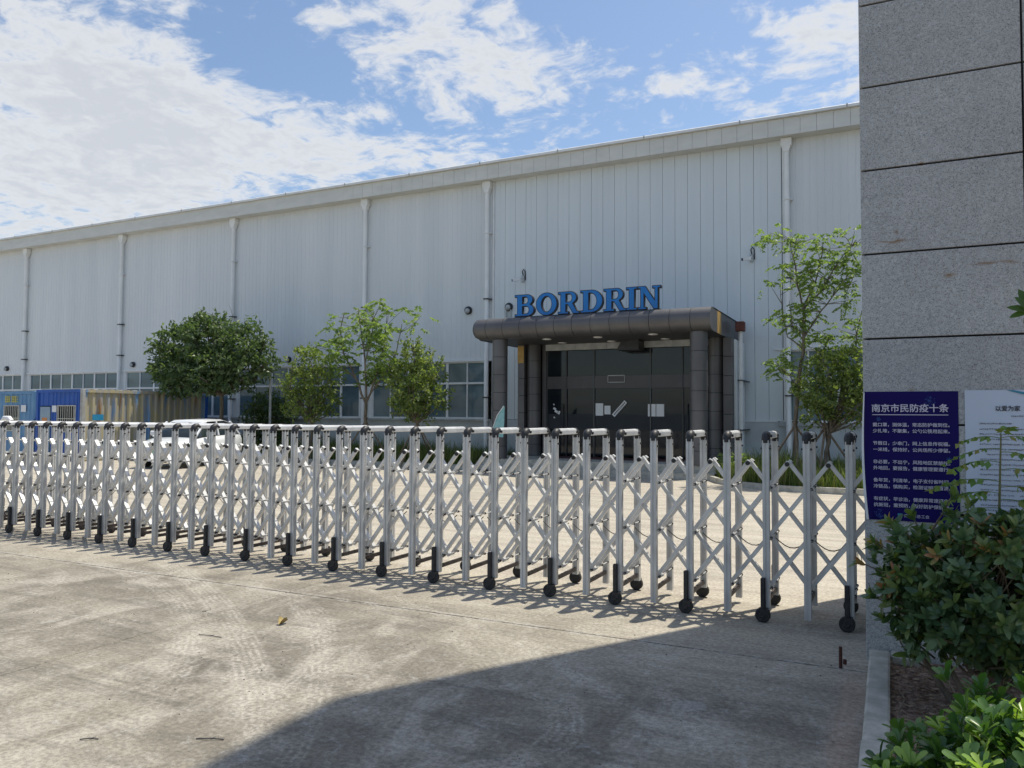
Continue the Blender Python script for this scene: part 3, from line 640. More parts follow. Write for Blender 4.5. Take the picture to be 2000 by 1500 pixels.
# feather flag by the left column
ff = thing('feather_flag', (-9.8, 19.25, 0), 'pale teal feather flag leaning beside the left porch column', 'flag')
MB().tube([(-10.22, 19.25, 0), (-10.12, 19.25, 1.1), (-9.92, 19.25, 1.6), (-9.72, 19.25, 1.86)], .012, 6).build('pole', M_white, ff)
fl = [(-10.14, 1.0), (-9.74, .98), (-9.71, 1.4), (-9.70, 1.85), (-9.78, 1.80), (-9.92, 1.60), (-10.04, 1.3)]
MB().prism(fl, 'y', 19.262, 19.27).build('cloth', pm('teal_cloth', (.18, .42, .44), (.30, .52, .52), 6, .7), ff)
MB().cbox(-10.4, -9.95, 19.05, 19.41, .0, .08, .01).build('base', M_dark, ff)

# ------------------------------------------------------------------ planting beds before the hall
def bed_soil(poly, name):
    MB().prism(poly, 'z', -.018, .09).build(name, M_soilg, kind='structure', origin=(0, 0, 0))
LBED = [(-23.6, 19.92), (-11.15, 19.92), (-11.15, YW-.07), (-23.6, YW-.07)]
kp = [(-3.86, 22.0), (-4.12, 21.0), (-4.16, 20.2), (-4.02, 19.4), (-3.70, 18.7), (-3.1, 18.05), (-2.4, 17.62), (-1.6, 17.42), (-.5, 17.40), (1.0, 17.40), (3.0, 17.4), (6, 17.4), (9, 17.4)]
RBED = kp + [(9, YW-.07), (-3.84, YW-.07)]
bed_soil(LBED, 'planting_bed'); bed_soil(RBED, 'planting_bed')
def kerb_line(pts, label, step=.75):
    t = thing('kerb', (pts[0][0], pts[0][1], 0), label, 'kerb')
    P = [Vector((a, b, 0)) for a, b in pts]; seg = []
    for i in range(len(P)-1):
        n = max(1, round((P[i+1]-P[i]).length/step))
        for k in range(n): seg.append((P[i].lerp(P[i+1], k/n), P[i].lerp(P[i+1], (k+1)/n)))
    for a, b in seg:
        d = (b-a).normalized(); a2 = a+d*.008; b2 = b-d*.008; h = .125+rng.uniform(-.006, .006)
        MB().bar(a2+Vector((0, 0, h/2-.009)), b2+Vector((0, 0, h/2-.009)), .11, h+.018).build('kerb_stone', M_kerb, t)
kerb_line([(-23.6, 19.86), (-11.1, 19.86), (-11.1, YW-.1)], 'straight concrete kerb along the grass bed left of the porch')
kerb_line(kp, 'curved concrete kerb round the grass bed right of the porch')
def inside(x, y, poly):
    c = False; n = len(poly)
    for i in range(n):
        x1, y1 = poly[i]; x2, y2 = poly[(i+1) % n]
        if (y1 > y) != (y2 > y) and x < (x2-x1)*(y-y1)/(y2-y1)+x1: c = not c
    return c
def grass(n, poly, name, hmin, hmax, mat=M_grassm, wmul=1, clump=.5):
    xs_ = [p[0] for p in poly]; ys_ = [p[1] for p in poly]; V = []; F = []; cnt = 0
    cl = [(rng.uniform(min(xs_), max(xs_)), rng.uniform(min(ys_), max(ys_)), rng.uniform(.6, 1.5)) for _ in range(130)]
    while cnt < n:
        if rng.random() < clump:
            c = cl[int(rng.integers(len(cl)))]; x = rng.normal(c[0], .28); y = rng.normal(c[1], .28); hm = c[2]
        else: x = rng.uniform(min(xs_), max(xs_)); y = rng.uniform(min(ys_), max(ys_)); hm = .8
        if not inside(x, y, poly): continue
        h = rng.uniform(hmin, hmax)*hm; a = rng.uniform(0, 2*PI); l = rng.uniform(.1, .75)*h; w = rng.uniform(.006, .014)*wmul
        dx, dy = math.cos(a), math.sin(a); o = len(V)
        px, py = -dy*w, dx*w
        V += [(x-px, y-py, .085), (x+px, y+py, .085), (x+dx*l*.35+px*.8, y+dy*l*.35+py*.8, .085+h*.6), (x+dx*l*.35-px*.8, y+dy*l*.35-py*.8, .085+h*.6), (x+dx*l, y+dy*l, .085+h)]
        F += [(o, o+1, o+2, o+3), (o+3, o+2, o+4)]; cnt += 1
    MB_ = MB(); MB_.v = V; MB_.f = F; MB_.m = [0]*len(F); MB_.sm = [False]*len(F)
    return MB_.build(name, mat, kind='stuff', cat='grass', label='tall rough grass and weeds growing in the bed ' + ('left' if xs_[0] < -15 else 'right') + ' of the porch')
grass(22000, [(-20.8, 20.0), (-11.2, 20.0), (-11.2, 22.8), (-20.8, 22.8)] if False else LBED, 'grass', .14, .62, wmul=1.0)
RG = [(-3.75, 22.0), (-4.0, 21.0), (-4.05, 20.2), (-3.9, 19.45), (-3.6, 18.8), (-3.0, 18.15), (-2.3, 17.72), (-1.6, 17.52), (3.0, 17.5), (3.0, 22.8), (-3.7, 22.8)]
grass(24000, RG, 'grass', .14, .60, wmul=.85)

# ------------------------------------------------------------------ trees
def leaf_poly(l, w):   # diamond-like leaf, 2 quads folded
    return [(0, 0, 0), (w*.5, l*.4, .08*l), (0, l, -.05*l), (-w*.5, l*.4, .08*l)], [(0, 1, 2), (0, 2, 3)]
def rotv(n):
    q = rng.normal(size=(n, 4)); q /= np.linalg.norm(q, axis=1)[:, None]; return q
def scatter_leaves(mb, pts, dirs, lens, widths):
    # each leaf: base point, direction; side random
    for p, d, l, w in zip(pts, dirs, lens, widths):
        d = d/np.linalg.norm(d); r = rng.normal(size=3); s_ = np.cross(d, r); s_ /= max(1e-6, np.linalg.norm(s_)); nrm = np.cross(s_, d)
        a = p; b = p+d*l*.45+s_*w*.5+nrm*l*.06; c = p+d*l; e = p+d*l*.45-s_*w*.5+nrm*l*.06
        o = len(mb.v); mb.v += [tuple(a), tuple(b), tuple(c), tuple(e)]; mb.f += [(o, o+1, o+2), (o, o+2, o+3)]; mb.m += [0, 0]; mb.sm += [False, False]
def blob_pts(n, c, r, shell=.55):
    v = rng.normal(size=(n, 3)); v /= np.linalg.norm(v, axis=1)[:, None]; rad = shell+(1-shell)*rng.random(n)**.6
    rad = rad*(.93+.26*np.sin(v[:, 0]*7+c[0]*9)*np.cos(v[:, 2]*8+c[2]*5))*(1+.30*(rng.random(n) > .86)*rng.random(n)); return np.array(c)+v*np.array(r)*rad[:, None], v
def dense_crown(blobs, nl, ll, lw, mat, parent, per=9, spread=.13, droop=-.35, name='crown'):
    mb = MB(); tot = sum(b[1][0]*b[1][1]*b[1][2] for b in blobs)**(1)
    ws = np.array([(b[1][0]*b[1][2])**1.0 for b in blobs]); ws /= ws.sum()
    for (c, r), w in zip(blobs, ws):
        k = int(nl*w/per); P, V = blob_pts(k, c, r, .35)
        for p, v in zip(P, V):
            ax = v*.8+rng.normal(size=3)*.5+np.array([0, 0, .25]); ax /= np.linalg.norm(ax)
            m = per; base = p+np.outer(rng.random(m)*spread*1.6, ax)+rng.normal(size=(m, 3))*spread*.25
            d = ax*.5+rng.normal(size=(m, 3))*.75; d[:, 2] += droop
            scatter_leaves(mb, base, d, rng.uniform(.75, 1.25, m)*ll, rng.uniform(.8, 1.2, m)*lw)
    return mb.build(name, mat, parent, kind='stuff')
def pinnate(mb, p, ax, L, n, ll, lw, sag=.35, tw=None):
    # a compound leaf: rachis from p along ax with n leaflet pairs
    ax = ax/np.linalg.norm(ax); sd = np.cross(ax, [0, 0, 1.0]); sd /= max(1e-6, np.linalg.norm(sd)); up = np.cross(sd, ax); pr = p.copy(); R = [p.copy()]
    for k in range(n):
        t = (k+1)/n; q = p+ax*L*t+np.array([0, 0, -sag*L*t*t]); R.append(q)
        if k > 0:
            for s_ in (-1, 1):
                d = sd*s_*.8+ax*.45+np.array([0, 0, -.55])+rng.normal(size=3)*.16; d /= np.linalg.norm(d); wv = np.cross(d, sd*s_*.8+up*.45+rng.normal(size=3)*.45); wv /= np.linalg.norm(wv)
                l = ll*(1-.35*abs(t-.5)*2)*rng.uniform(.85, 1.15); w = lw
                a = q; b = q+d*l*.4+wv*w*.5; c = q+d*l; e = q+d*l*.4-wv*w*.5
                o = len(mb.v); mb.v += [tuple(a), tuple(b), tuple(c), tuple(e)]; mb.f += [(o, o+1, o+2), (o, o+2, o+3)]; mb.m += [0, 0]; mb.sm += [False]*2
    return R
def limb(mb, a, b, r0, r1, bend=.12, n=5, seg=6):
    a = np.array(a, float); b = np.array(b, float); L = np.linalg.norm(b-a); off = rng.normal(size=3)*bend*L; off[2] = abs(off[2])*.3
    pts = [a+(b-a)*t+off*math.sin(PI*t)*.5+rng.normal(size=3)*.012*L for t in np.linspace(0, 1, n)]
    pts[0] = a; pts[-1] = b; mb.tube(pts, [r0+(r1-r0)*t for t in np.linspace(0, 1, n)], seg); return pts
def stakes(c, h, parent, r=.85, n=4, rad=.026):
    a0 = rng.uniform(0, 6)
    for k in range(n):
        a = a0+k*2*PI/n; MB().tube([(c[0]+math.cos(a)*r, c[1]+math.sin(a)*r, .05), (c[0]-math.cos(a)*.06, c[1]-math.sin(a)*.06, h)], rad, 6).build('tree_stake', M_stake, parent)
M_leafD = leafmat('leaf_dark', [(.05, .085, .04), (.08, .125, .055), (.115, .165, .07), (.16, .21, .085)], .36, .42, .5)
M_leafB = leafmat('leaf_bushy', [(.10, .14, .05), (.15, .20, .065), (.21, .26, .08), (.28, .31, .11)], .45, .45, .5)
M_leafS = leafmat('leaf_sparse', [(.12, .18, .065), (.16, .235, .08), (.22, .29, .10), (.29, .36, .13)], .46, .5, .35)
def dense_tree(base, fork, blobs, label, nl, ll, lw, mat, r0=.08, stk=True, nlimb=3, name='tree', cat='tree', group=None, **kw):
    t = thing(name, base, label, cat, group)
    mb = MB(); limb(mb, base, fork, r0, r0*.75, .04, 6, 9); mb.build('trunk', M_bark, t)
    mb = MB()
    for c, r in blobs:
        for _ in range(nlimb):
            e = np.array(c)+rng.normal(size=3)*np.array(r)*.45; pts = limb(mb, fork, e, r0*.5, r0*.14, .12)
            for p in pts[2:]:
                limb(mb, p, np.array(p)+rng.normal(size=3)*np.array(r)*.5, r0*.13, r0*.05, .1, 3, 4)
    mb.build('branches', M_bark, t)
    dense_crown(blobs, nl, ll, lw, mat, t, **kw)
    if stk: stakes(base, 1.45, t)
    return t
YT = 20.05
B1 = [((-22.13, YT, 4.30), (1.0, .95, .75)), ((-23.64, YT, 4.20), (.8, .8, .62)), ((-23.79, YT-.1, 3.40), (.75, .8, .6)), ((-22.89, YT-.4, 3.02), (.9, .8, .65)), ((-21.66, YT-.3, 3.21), (1.0, .9, .75)), ((-20.43, YT, 4.15), (.85, .8, .62)),
      ((-20.33, YT-.2, 3.16), (.85, .8, .6)), ((-22.32, YT, 4.86), (.55, .5, .38)), ((-19.72, YT, 3.73), (.45, .5, .35)), ((-21.38, YT-.4, 2.69), (1.1, .8, .4)), ((-23.27, YT-.3, 2.69), (.5, .5, .35)), ((-19.29, YT, 3.21), (.35, .4, .25))]
dense_tree((-21.38, YT, 0.08), (-21.38, YT, 2.26), B1, 'large dark green broadleaf tree beside the blue and beige containers', 12500, .18, .085, M_leafD, .085, per=10, spread=.17)
B2 = [((-17.40, YT, 3.21), (.62, .6, .55)), ((-16.88, YT, 2.69), (.6, .6, .6)), ((-17.88, YT, 2.55), (.6, .6, .55)), ((-17.31, YT-.2, 1.98), (.7, .6, .6)), ((-16.60, YT, 2.03), (.4, .45, .4)), ((-18.16, YT, 1.98), (.4, .4, .35)), ((-17.50, YT, 3.63), (.3, .3, .25))]
dense_tree((-17.26, YT, 0.08), (-17.26, YT, 1.32), B2, 'small bushy tree right behind the street lamp, yellow green leaves', 4400, .12, .062, M_leafB, .06, per=9, spread=.11)
B4 = [((-13.38, YT, 3.35), (.5, .5, .5)), ((-12.82, YT, 2.93), (.55, .55, .5)), ((-13.62, YT, 2.69), (.55, .55, .5)), ((-13.05, YT-.2, 2.26), (.75, .6, .6)), ((-13.71, YT, 1.93), (.35, .4, .35)), ((-12.44, YT, 2.07), (.35, .4, .4)), ((-13.15, YT, 1.70), (.5, .5, .3)), ((-13.24, YT, 3.73), (.25, .25, .22))]
dense_tree((-13.10, YT, 0.08), (-13.10, YT, 1.32), B4, 'small bushy tree nearest the left porch column', 5200, .12, .062, M_leafB, .06, per=9, spread=.11)
B6 = [((-1.30, 19.51, 2.71), (.5, .5, .42)), ((-0.82, 19.60, 2.47), (.5, .5, .45)), ((-1.68, 19.51, 2.27), (.35, .4, .4)), ((-1.20, 19.41, 1.99), (.6, .5, .5)), ((-0.58, 19.60, 1.84), (.5, .5, .45)), ((-0.86, 19.51, 2.95), (.4, .4, .25)), ((-0.19, 19.60, 2.47), (.5, .5, .5)), ((-1.54, 19.41, 1.70), (.35, .35, .3))]
t6 = dense_tree((-1.39, 19.51, 0.08), (-1.30, 19.51, 1.22), B6, 'low bushy tree behind the tall slender tree, partly hidden by the pillar', 5000, .11, .055, M_leafB, .055, per=9, spread=.12)
B7 = [((-21.3, 22.2, 1.9), (.8, .35, .5)), ((-20.6, 22.2, 1.6), (.6, .35, .5)), ((-21.9, 22.2, 1.5), (.5, .3, .6)), ((-21.0, 22.2, 1.0), (.9, .3, .5))]
dense_tree((-21.1, 22.2, .08), (-21.1, 22.2, .7), B7, 'dark shrub in the shade against the hall windows behind the large tree', 4200, .13, .06, M_leafD, .04, stk=False, name='shrub', cat='shrub', per=8, spread=.13)
def sparse_tree(base, stems, label, r0, spray_n, L, ll, lw, seed, bounds, mat=M_leafS, npair=7, stk_h=1.5, top_w=1.0):
    # stems: polylines with (points, r_start, r_end, n_tips)
    t = thing('tree', base, label, 'tree'); tr = MB(); br = MB(); lv = MB(); rl = MB()
    for i, (pts, a, b, k, spr) in enumerate(stems):
        P = [np.array(p, float) for p in pts]; Q = []
        for j in range(len(P)-1):
            for u in np.linspace(0, 1, 4)[:-1]: Q.append(P[j]*(1-u)+P[j+1]*u+rng.normal(size=3)*.012)
        Q.append(P[-1]); (tr if i == 0 else br).tube(Q, [a+(b-a)*u for u in np.linspace(0, 1, len(Q))], 8 if i == 0 else 6)
        if k:
            for q_ in range(int(k*(1.35 if base[0] < -5 else 1.8))):
                u = 1-rng.random()**1.4*.75; idx = min(len(Q)-1, int(u*(len(Q)-1))); p = Q[idx]
                tip = p+rng.normal(size=3)*spr*np.array([1, .8, .55])+np.array([0, 0, .12]); limb(br, p, tip, .010, .004, .12, 4, 4)
                for _ in range(spray_n):
                    ax = rng.normal(size=3)*np.array([1, 1, .45])+np.array([0, 0, .12]); pinnate(lv, tip+rng.normal(size=3)*.07, ax, L*rng.uniform(.7, 1.2), npair, ll*1.25, lw*1.3)
    tr.build('trunk', M_bark, t); br.build('branches', M_bark, t); lv.build('crown', mat, t, kind='stuff')
    stakes(base, stk_h, t); return t
sparse_tree((-15.06, YT, 0.08), [
    ([(-15.06, YT, 0.08), (-15.07, YT, 1.32), (-15.06, YT, 1.98)], .065, .05, 0, 0),
    ([(-15.06, YT, 1.93), (-15.51, YT, 2.83), (-15.98, YT, 3.59), (-16.13, YT, 4.34), (-15.98, YT, 4.91)], .04, .012, 12, .40),
    ([(-15.06, YT, 1.93), (-15.09, YT, 2.93), (-15.23, YT, 4.06), (-15.42, YT, 5.01)], .04, .012, 12, .38),
    ([(-15.04, YT, 1.98), (-14.66, YT, 2.83), (-14.38, YT, 3.78), (-14.28, YT, 4.72)], .036, .010, 12, .40),
    ([(-15.04, YT, 2.07), (-14.47, YT, 2.74), (-13.90, YT, 3.59), (-13.71, YT, 4.44)], .03, .010, 11, .38),
    ([(-15.42, YT, 2.74), (-16.17, YT, 3.21), (-16.65, YT, 3.87)], .02, .008, 5, .3),
    ([(-15.09, YT, 3.30), (-14.85, YT, 4.15), (-14.80, YT, 4.91)], .02, .008, 8, .35)],
    'slender open tree with forked trunk and light leaves between the two bushy trees', .06, 5, .36, .12, .05, 3, None)
sparse_tree((-2.05, 19.51, 0.08), [
    ([(-2.05, 19.51, 0.08), (-2.04, 19.51, 1.41), (-1.97, 19.51, 2.56), (-1.85, 19.51, 3.14), (-1.83, 19.51, 4.20)], .055, .032, 0, 0),
    ([(-1.83, 19.51, 4.15), (-1.97, 19.51, 4.77), (-2.04, 19.51, 5.44), (-1.97, 19.51, 5.93)], .025, .008, 9, .26),
    ([(-1.83, 19.51, 4.20), (-1.59, 19.51, 4.77), (-1.44, 19.51, 5.35), (-1.39, 19.51, 5.73)], .022, .008, 9, .28),
    ([(-1.83, 19.51, 4.20), (-1.39, 19.51, 4.63), (-1.06, 19.51, 5.25), (-0.67, 19.51, 5.73)], .025, .008, 12, .32),
    ([(-1.87, 19.51, 3.43), (-1.44, 19.51, 4.10), (-1.06, 19.51, 4.58), (-0.67, 19.51, 4.77)], .022, .008, 10, .3),
    ([(-1.87, 19.51, 3.23), (-2.21, 19.51, 3.52), (-2.35, 19.51, 4.10), (-2.35, 19.51, 4.77)], .018, .006, 3, .2),
    ([(-1.85, 19.51, 3.43), (-2.11, 19.51, 3.81), (-2.16, 19.51, 4.39)], .016, .006, 5, .22),
    ([(-1.97, 19.51, 2.37), (-2.26, 19.51, 2.66), (-2.45, 19.51, 2.75)], .012, .006, 5, .16),
    ([(-1.83, 19.70, 1.99), (-1.15, 19.80, 2.75), (-0.72, 19.80, 3.23), (-0.58, 19.80, 4.10)], .025, .008, 11, .3),
    ([(-1.54, 19.70, 2.56), (-1.44, 19.70, 3.14), (-1.25, 19.70, 3.52)], .016, .006, 6, .3)],
    'tall slender tree with bright light green leaves right of the porch', .06, 5, .30, .085, .038, 3, None)
# leafy weeds by the right end of the porch steps
for (wx, wy, h, lb) in ((-3.75, 19.6, .75, 'bright leafy weed at the right end of the porch steps, taller one'), (-3.2, 19.3, .6, 'bright leafy weed in the grass just right of the taller porch weed'), (-3.95, 20.4, .5, 'low leafy weed close to the right porch column')):
    t = thing('weed', (wx, wy, .085), lb, 'weed'); s_ = MB(); l_ = MB()
    for k in range(7):
        tip = np.array([wx, wy, .085])+np.array([rng.normal()*.2, rng.normal()*.2, h*rng.uniform(.6, 1.1)]); limb(s_, (wx, wy, .085), tip, .008, .004, .08, 4, 4)
        P = np.array([wx, wy, .085])+(tip-np.array([wx, wy, .085]))*rng.uniform(.3, 1, (22, 1)); scatter_leaves(l_, P, rng.normal(size=(22, 3))*[1, 1, .4]+[0, 0, .1], rng.uniform(.08, .15, 22), rng.uniform(.03, .06, 22))
    s_.build('stem', M_bark, t); l_.build('leaves', M_leafS, t, kind='stuff')

# street lamp
sl = thing('street_lamp', (-20.2, 21.2, .08), 'thin grey street lamp with flat disc head left of the bushy tree', 'street lamp')
MB().tube([(-20.18, 21.2, .08), (-20.2, 21.2, 3.2)], [.05, .04], 10).build('pole', M_sill, sl)
MB().tube([(-20.2, 21.2, 3.15), (-20.2, 21.2, 3.2), (-20.2, 21.2, 3.25), (-20.2, 21.2, 3.29)], [.06, .32, .33, .10], 20).build('lamp_head', M_sill, sl)

# ------------------------------------------------------------------ containers
def container(x0, y0, L, W, H, label, endmat, sidemat, railmat, group=None):
    t = thing('shipping_container', (x0, y0, 0), label, 'container', 'row of shipping containers by the hall')
    xl, xr = x0-W, x0
    def corrY(x, sgn, y0_, y1_, z0, z1, mat, name):         # wall in the plane X = x running along Y
        n = round((y1_-y0_)/.28); p = (y1_-y0_)/n; pr = []
        for k in range(n):
            a = y0_+k*p; pr += [(0, a), (0, a+p*.3), (-.065, a+p*.42), (-.065, a+p*.88)]
        pr.append((0, y1_)); v = []
        for dx, y in pr: v += [(x+sgn*dx, y, z0), (x+sgn*dx, y, z1)]
        f = [(2*i, 2*i+2, 2*i+3, 2*i+1) for i in range(len(pr)-1)]
        k = len(v); v += [(x-sgn*.06, y0_, z0), (x-sgn*.06, y1_, z0), (x-sgn*.06, y1_, z1), (x-sgn*.06, y0_, z1)]; f.append((k, k+1, k+2, k+3))
        return MB().add(v, f).build(name, mat, t)
    def corrX(y, x0_, x1_, z0, z1, mat, name):
        n = max(2, round((x1_-x0_)/.26)); p = (x1_-x0_)/n; pr = []
        for k in range(n):
            a = x0_+k*p; pr += [(a, 0), (a+p*.4, 0), (a+p*.5, .02), (a+p*.9, .02)]
        pr.append((x1_, 0)); v = []
        for x, dy in pr: v += [(x, y+dy, z0), (x, y+dy, z1)]
        f = [(2*i, 2*i+2, 2*i+3, 2*i+1) for i in range(len(pr)-1)]
        k = len(v); v += [(x0_, y+.05, z0), (x1_, y+.05, z0), (x1_, y+.05, z1), (x0_, y+.05, z1)]; f.append((k, k+1, k+2, k+3))
        return MB().add(v, f).build(name, mat, t)
    corrY(xr-.03, 1, y0+.12, y0+L-.12, .14, H-.10, sidemat, 'side_wall'); corrY(xl+.03, -1, y0+.12, y0+L-.12, .14, H-.10, endmat, 'side_wall')
    MB().box(xl+.12, xr-.12, y0+L-.06, y0+L-.02, .14, H-.1).build('rear_wall', endmat, t)
    for (xa, ya) in ((xl, y0), (xr-.12, y0), (xl, y0+L-.12), (xr-.12, y0+L-.12)): MB().cbox(xa, xa+.12, ya, ya+.12, 0, H, .008).build('corner_post', railmat if ya == y0 and xa > xl else endmat, t)
    MB().box(xr-.10, xr+.005, y0+.121, y0+L-.121, H-.10, H-.005).box(xr-.10, xr+.005, y0+.121, y0+L-.121, .03, .14).build('side_rail', sidemat, t)
    MB().box(xl+.121, xr-.121, y0, y0+.1, .03, .14).build('sill_rail', pm('maroon_rail', (.11, .015, .02), (.08, .02, .02), 8, .6), t)
    MB().box(xl+.121, xr-.121, y0+.002, y0+.1, H-.10, H-.005).build('header_rail', endmat, t)
    rf = MB(); n = round((L-.24)/.3)
    for k in range(n): rf.box(xl+.1, xr-.03, y0+.12+k*.3, y0+.12+k*.3+.16, H-.02, H+.02)
    rf.box(xl+.1, xr-.1, y0+.1, y0+L-.1, H-.06, H-.021); rf.build('roof', M_roofw, t)
    return t, corrX
M_roofw = pm('container_roof_dirty', (.55, .54, .50), (.30, .24, .18), 5, .7, coord='World')
M_bluec = pm('container_blue', (.006, .085, .40), (.008, .07, .32), 3, .45, coord='World')
M_lblue = pm('container_light_blue', (.09, .22, .42), (.13, .28, .46), 3, .5, coord='World')
def beige_mat():
    m, nt, b = newmat('container_beige_faded'); N = nt.nodes; L = nt.links
    g = N.new('ShaderNodeNewGeometry'); mp = N.new('ShaderNodeMapping'); mp.inputs['Scale'].default_value = (1, 1.6, .25); L.new(g.outputs['Position'], mp.inputs[0])
    n = N.new('ShaderNodeTexNoise'); n.inputs['Scale'].default_value = 2.2; n.inputs['Detail'].default_value = 6; L.new(mp.outputs[0], n.inputs['Vector'])
    r = N.new('ShaderNodeValToRGB'); e = r.color_ramp.elements
    while len(e) < 5: e.new(.5)
    for i, (p, c) in enumerate([(.36, (.16, .30, .50)), (.44, (.36, .35, .32)), (.52, (.47, .40, .22)), (.62, (.36, .36, .35)), (.70, (.34, .19, .07))]): e[i].position = p; e[i].color = (*c, 1)
    L.new(n.outputs['Fac'], r.inputs[0]); L.new(r.outputs[0], b.inputs['Base Color']); b.inputs['Roughness'].default_value = .65; return m
M_beige = beige_mat(); M_greyp = pm('container_grey_post', (.40, .42, .42), (.30, .28, .25), 6, .6)
CY = 16.5
c1, cX = container(-23.86, CY, 5.2, 2.44, 2.38, 'dark blue shipping container with faded beige corrugated side and barred window', M_bluec, M_beige, M_greyp)
xl, xr = -26.30, -23.86
def endwall(cX, xl, xr, holes, mat, H=2.38):
    # holes: (x0, x1, z0, z1) sorted by x; strips between
    x = xl+.121
    for (a, b, z0, z1) in holes:
        cX(CY+.02, x, a, .141, H-.101, mat, 'front_wall')
        if z0 > .2: cX(CY+.02, a, b, .141, z0, mat, 'front_wall')
        cX(CY+.02, a, b, z1, H-.101, mat, 'front_wall'); x = b
    cX(CY+.02, x, xr-.121, .141, H-.101, mat, 'front_wall')
endwall(cX, xl, xr, [(-26.08, -25.5, .15, 1.83), (-25.15, -24.2, .95, 1.85)], M_bluec)
def cwindow(t, x0, x1, z0, z1, n, barm, lower=None):
    w = MB(); w.box(x0-.03, x1+.03, CY-.01, CY+.03, z0-.03, z0).box(x0-.03, x1+.03, CY-.01, CY+.03, z1, z1+.03).box(x0-.03, x0, CY-.01, CY+.03, z0, z1).box(x1, x1+.03, CY-.01, CY+.03, z0, z1); o = w.build('window', barm, t)
    MB().box(x0, x1, CY+.05, CY+.06, z0, z1).build('pane', M_glassd, o)
    for k in range(n):
        x = x0+(k+.5)*(x1-x0)/n; MB().tube([(x, CY+.0, z0), (x, CY+.0, z1)], .011, 6).build('window_bar', barm, o)
    MB().box(x0, x1, CY-.012, CY+.008, (z0+z1)/2-.012, (z0+z1)/2+.012).build('cross_rail', barm, o)
    if lower: MB().box(x0+.01, x1-.01, CY+.03, CY+.045, z0+.01, z0+(z1-z0)*.55).build('curtain', lower, o)
M_bar = pm('window_bar_paint', (.55, .55, .50), (.45, .43, .38), 5, .5)
cwindow(c1, -25.12, -24.23, .98, 1.82, 8, M_bar)
d = MB().cbox(-26.05, -25.53, CY-.005, CY+.035, .16, 1.80, .006).build('door', pm('door_grey_blue', (.22, .32, .42), (.28, .37, .45), 2, .5), c1)
MB().box(-25.93, -25.66, CY-.012, CY-.0055, 1.30, 1.43).build('door_sticker', pm('sticker_orange', (.55, .18, .05), (.6, .28, .08), 8, .5), d)
MB().box(-25.86, -25.76, CY-.012, CY-.0055, 1.08, 1.18).build('door_label', M_white, d)
MB().box(-25.42, -25.20, CY-.002, CY+.01, 1.62, 1.84).build('paper_notice', M_paper, label='square white paper notice between the door and barred window of the blue container', cat='notice')
MB().box(-25.47, -25.30, CY-.002, CY+.01, 1.14, 1.32).build('paper_notice', M_paper, label='small white paper notice low beside the blue container door', cat='notice')
MB().box(-23.829, -23.82, CY+.35, CY+.75, 1.35, 1.55).build('container_mark', pm('mark_blue', (.02, .22, .42), (.03, .25, .45), 5, .5), c1)
c2, cX2 = container(-26.42, CY, 6.06, 2.44, 2.34, 'light blue shipping container with yellow marks and barred window at the far left', M_lblue, M_lblue, M_lblue)
endwall(cX2, -28.86, -26.42, [(-28.1, -27.22, .95, 1.85)], M_lblue, 2.34)
cwindow(c2, -28.07, -27.25, .98, 1.82, 8, M_bar, pm('curtain_beige', (.34, .31, .24), (.28, .26, .2), 6, .8))
MB().box(-27.12, -26.85, CY-.002, CY+.01, 1.62, 1.86).build('paper_notice', M_paper, label='white paper notice beside the barred window of the light blue container', cat='notice')
yl = MB()
for (a, b) in ((-28.05, -27.75), (-27.68, -27.3)):
    for k in range(3): yl.box(a+k*.1, a+k*.1+.05, CY+.004, CY+.017, 1.95, 2.18); yl.box(a, b, CY+.003, CY+.016, 1.97+k*.08, 1.995+k*.08)
yl.build('yellow_lettering', pm('yellow_faded', (.50, .46, .10), (.36, .36, .14), 12, .6), c2)
# ------------------------------------------------------------------ car
car = thing('parked_car', (-19.0, 17.2, 0), 'small white car parked before the containers, nose towards the gate', 'car')
M_carw = pm('car_white', (.78, .80, .82), (.74, .76, .78), 2, .22, spec=.6, coat=.6); M_carg = pm('car_glass', (.02, .03, .035), (.03, .04, .045), 2, .06, spec=.7)
ha = math.atan2(-.95, .31)
def CT(p): 
    c, s_ = math.cos(ha), math.sin(ha); return Vector((-19.55+p.x*c-p.y*s_, 17.2+p.x*s_+p.y*c, p.z))
def loft(secs, n=None):
    k = len(secs[0]); v = [p for s_ in secs for p in s_]; f = []
    for i in range(len(secs)-1):
        for j in range(k-1): f.append((i*k+j, i*k+j+1, (i+1)*k+j+1, (i+1)*k+j))
    f.append(tuple(range(k))[::-1]); f.append(tuple(range((len(secs)-1)*k, len(secs)*k))); return v, f
secs = []
for x, w, zt in ((1.88, .52, .55), (1.80, .70, .68), (1.6, .78, .76), (1.1, .82, .86), (.7, .83, .90), (0, .84, .92), (-1.0, .84, .94), (-1.6, .80, .95), (-1.82, .70, .86), (-1.88, .6, .6)):
    zb = .22; secs.append([(x, -w*.9, zb), (x, -w, zb+.15), (x, -w, zt-.16), (x, -w*.93, zt-.04), (x, -w*.7, zt), (x, 0, zt+.02), (x, w*.7, zt), (x, w*.93, zt-.04), (x, w, zt-.16), (x, w, zb+.15), (x, w*.9, zb)])
v, f = loft(secs); body = MB().add(v, f, 0, True).xf(CT).build('body', M_carw, car)
secs = []
for x, w, zt in ((.98, .66, .90), (.45, .64, 1.30), (.25, .62, 1.37), (-.8, .60, 1.39), (-1.2, .60, 1.33), (-1.62, .64, .96)):
    secs.append([(x, -w-.08, .88), (x, -w, zt-.12 if zt > 1 else .9), (x, -w*.88, zt-.02), (x, 0, zt), (x, w*.88, zt-.02), (x, w, zt-.12 if zt > 1 else .9), (x, w+.08, .88)])
v, f = loft(secs); MB().add(v, f, 0, True).xf(CT).build('cabin_glass', M_carg, car)
secs = []
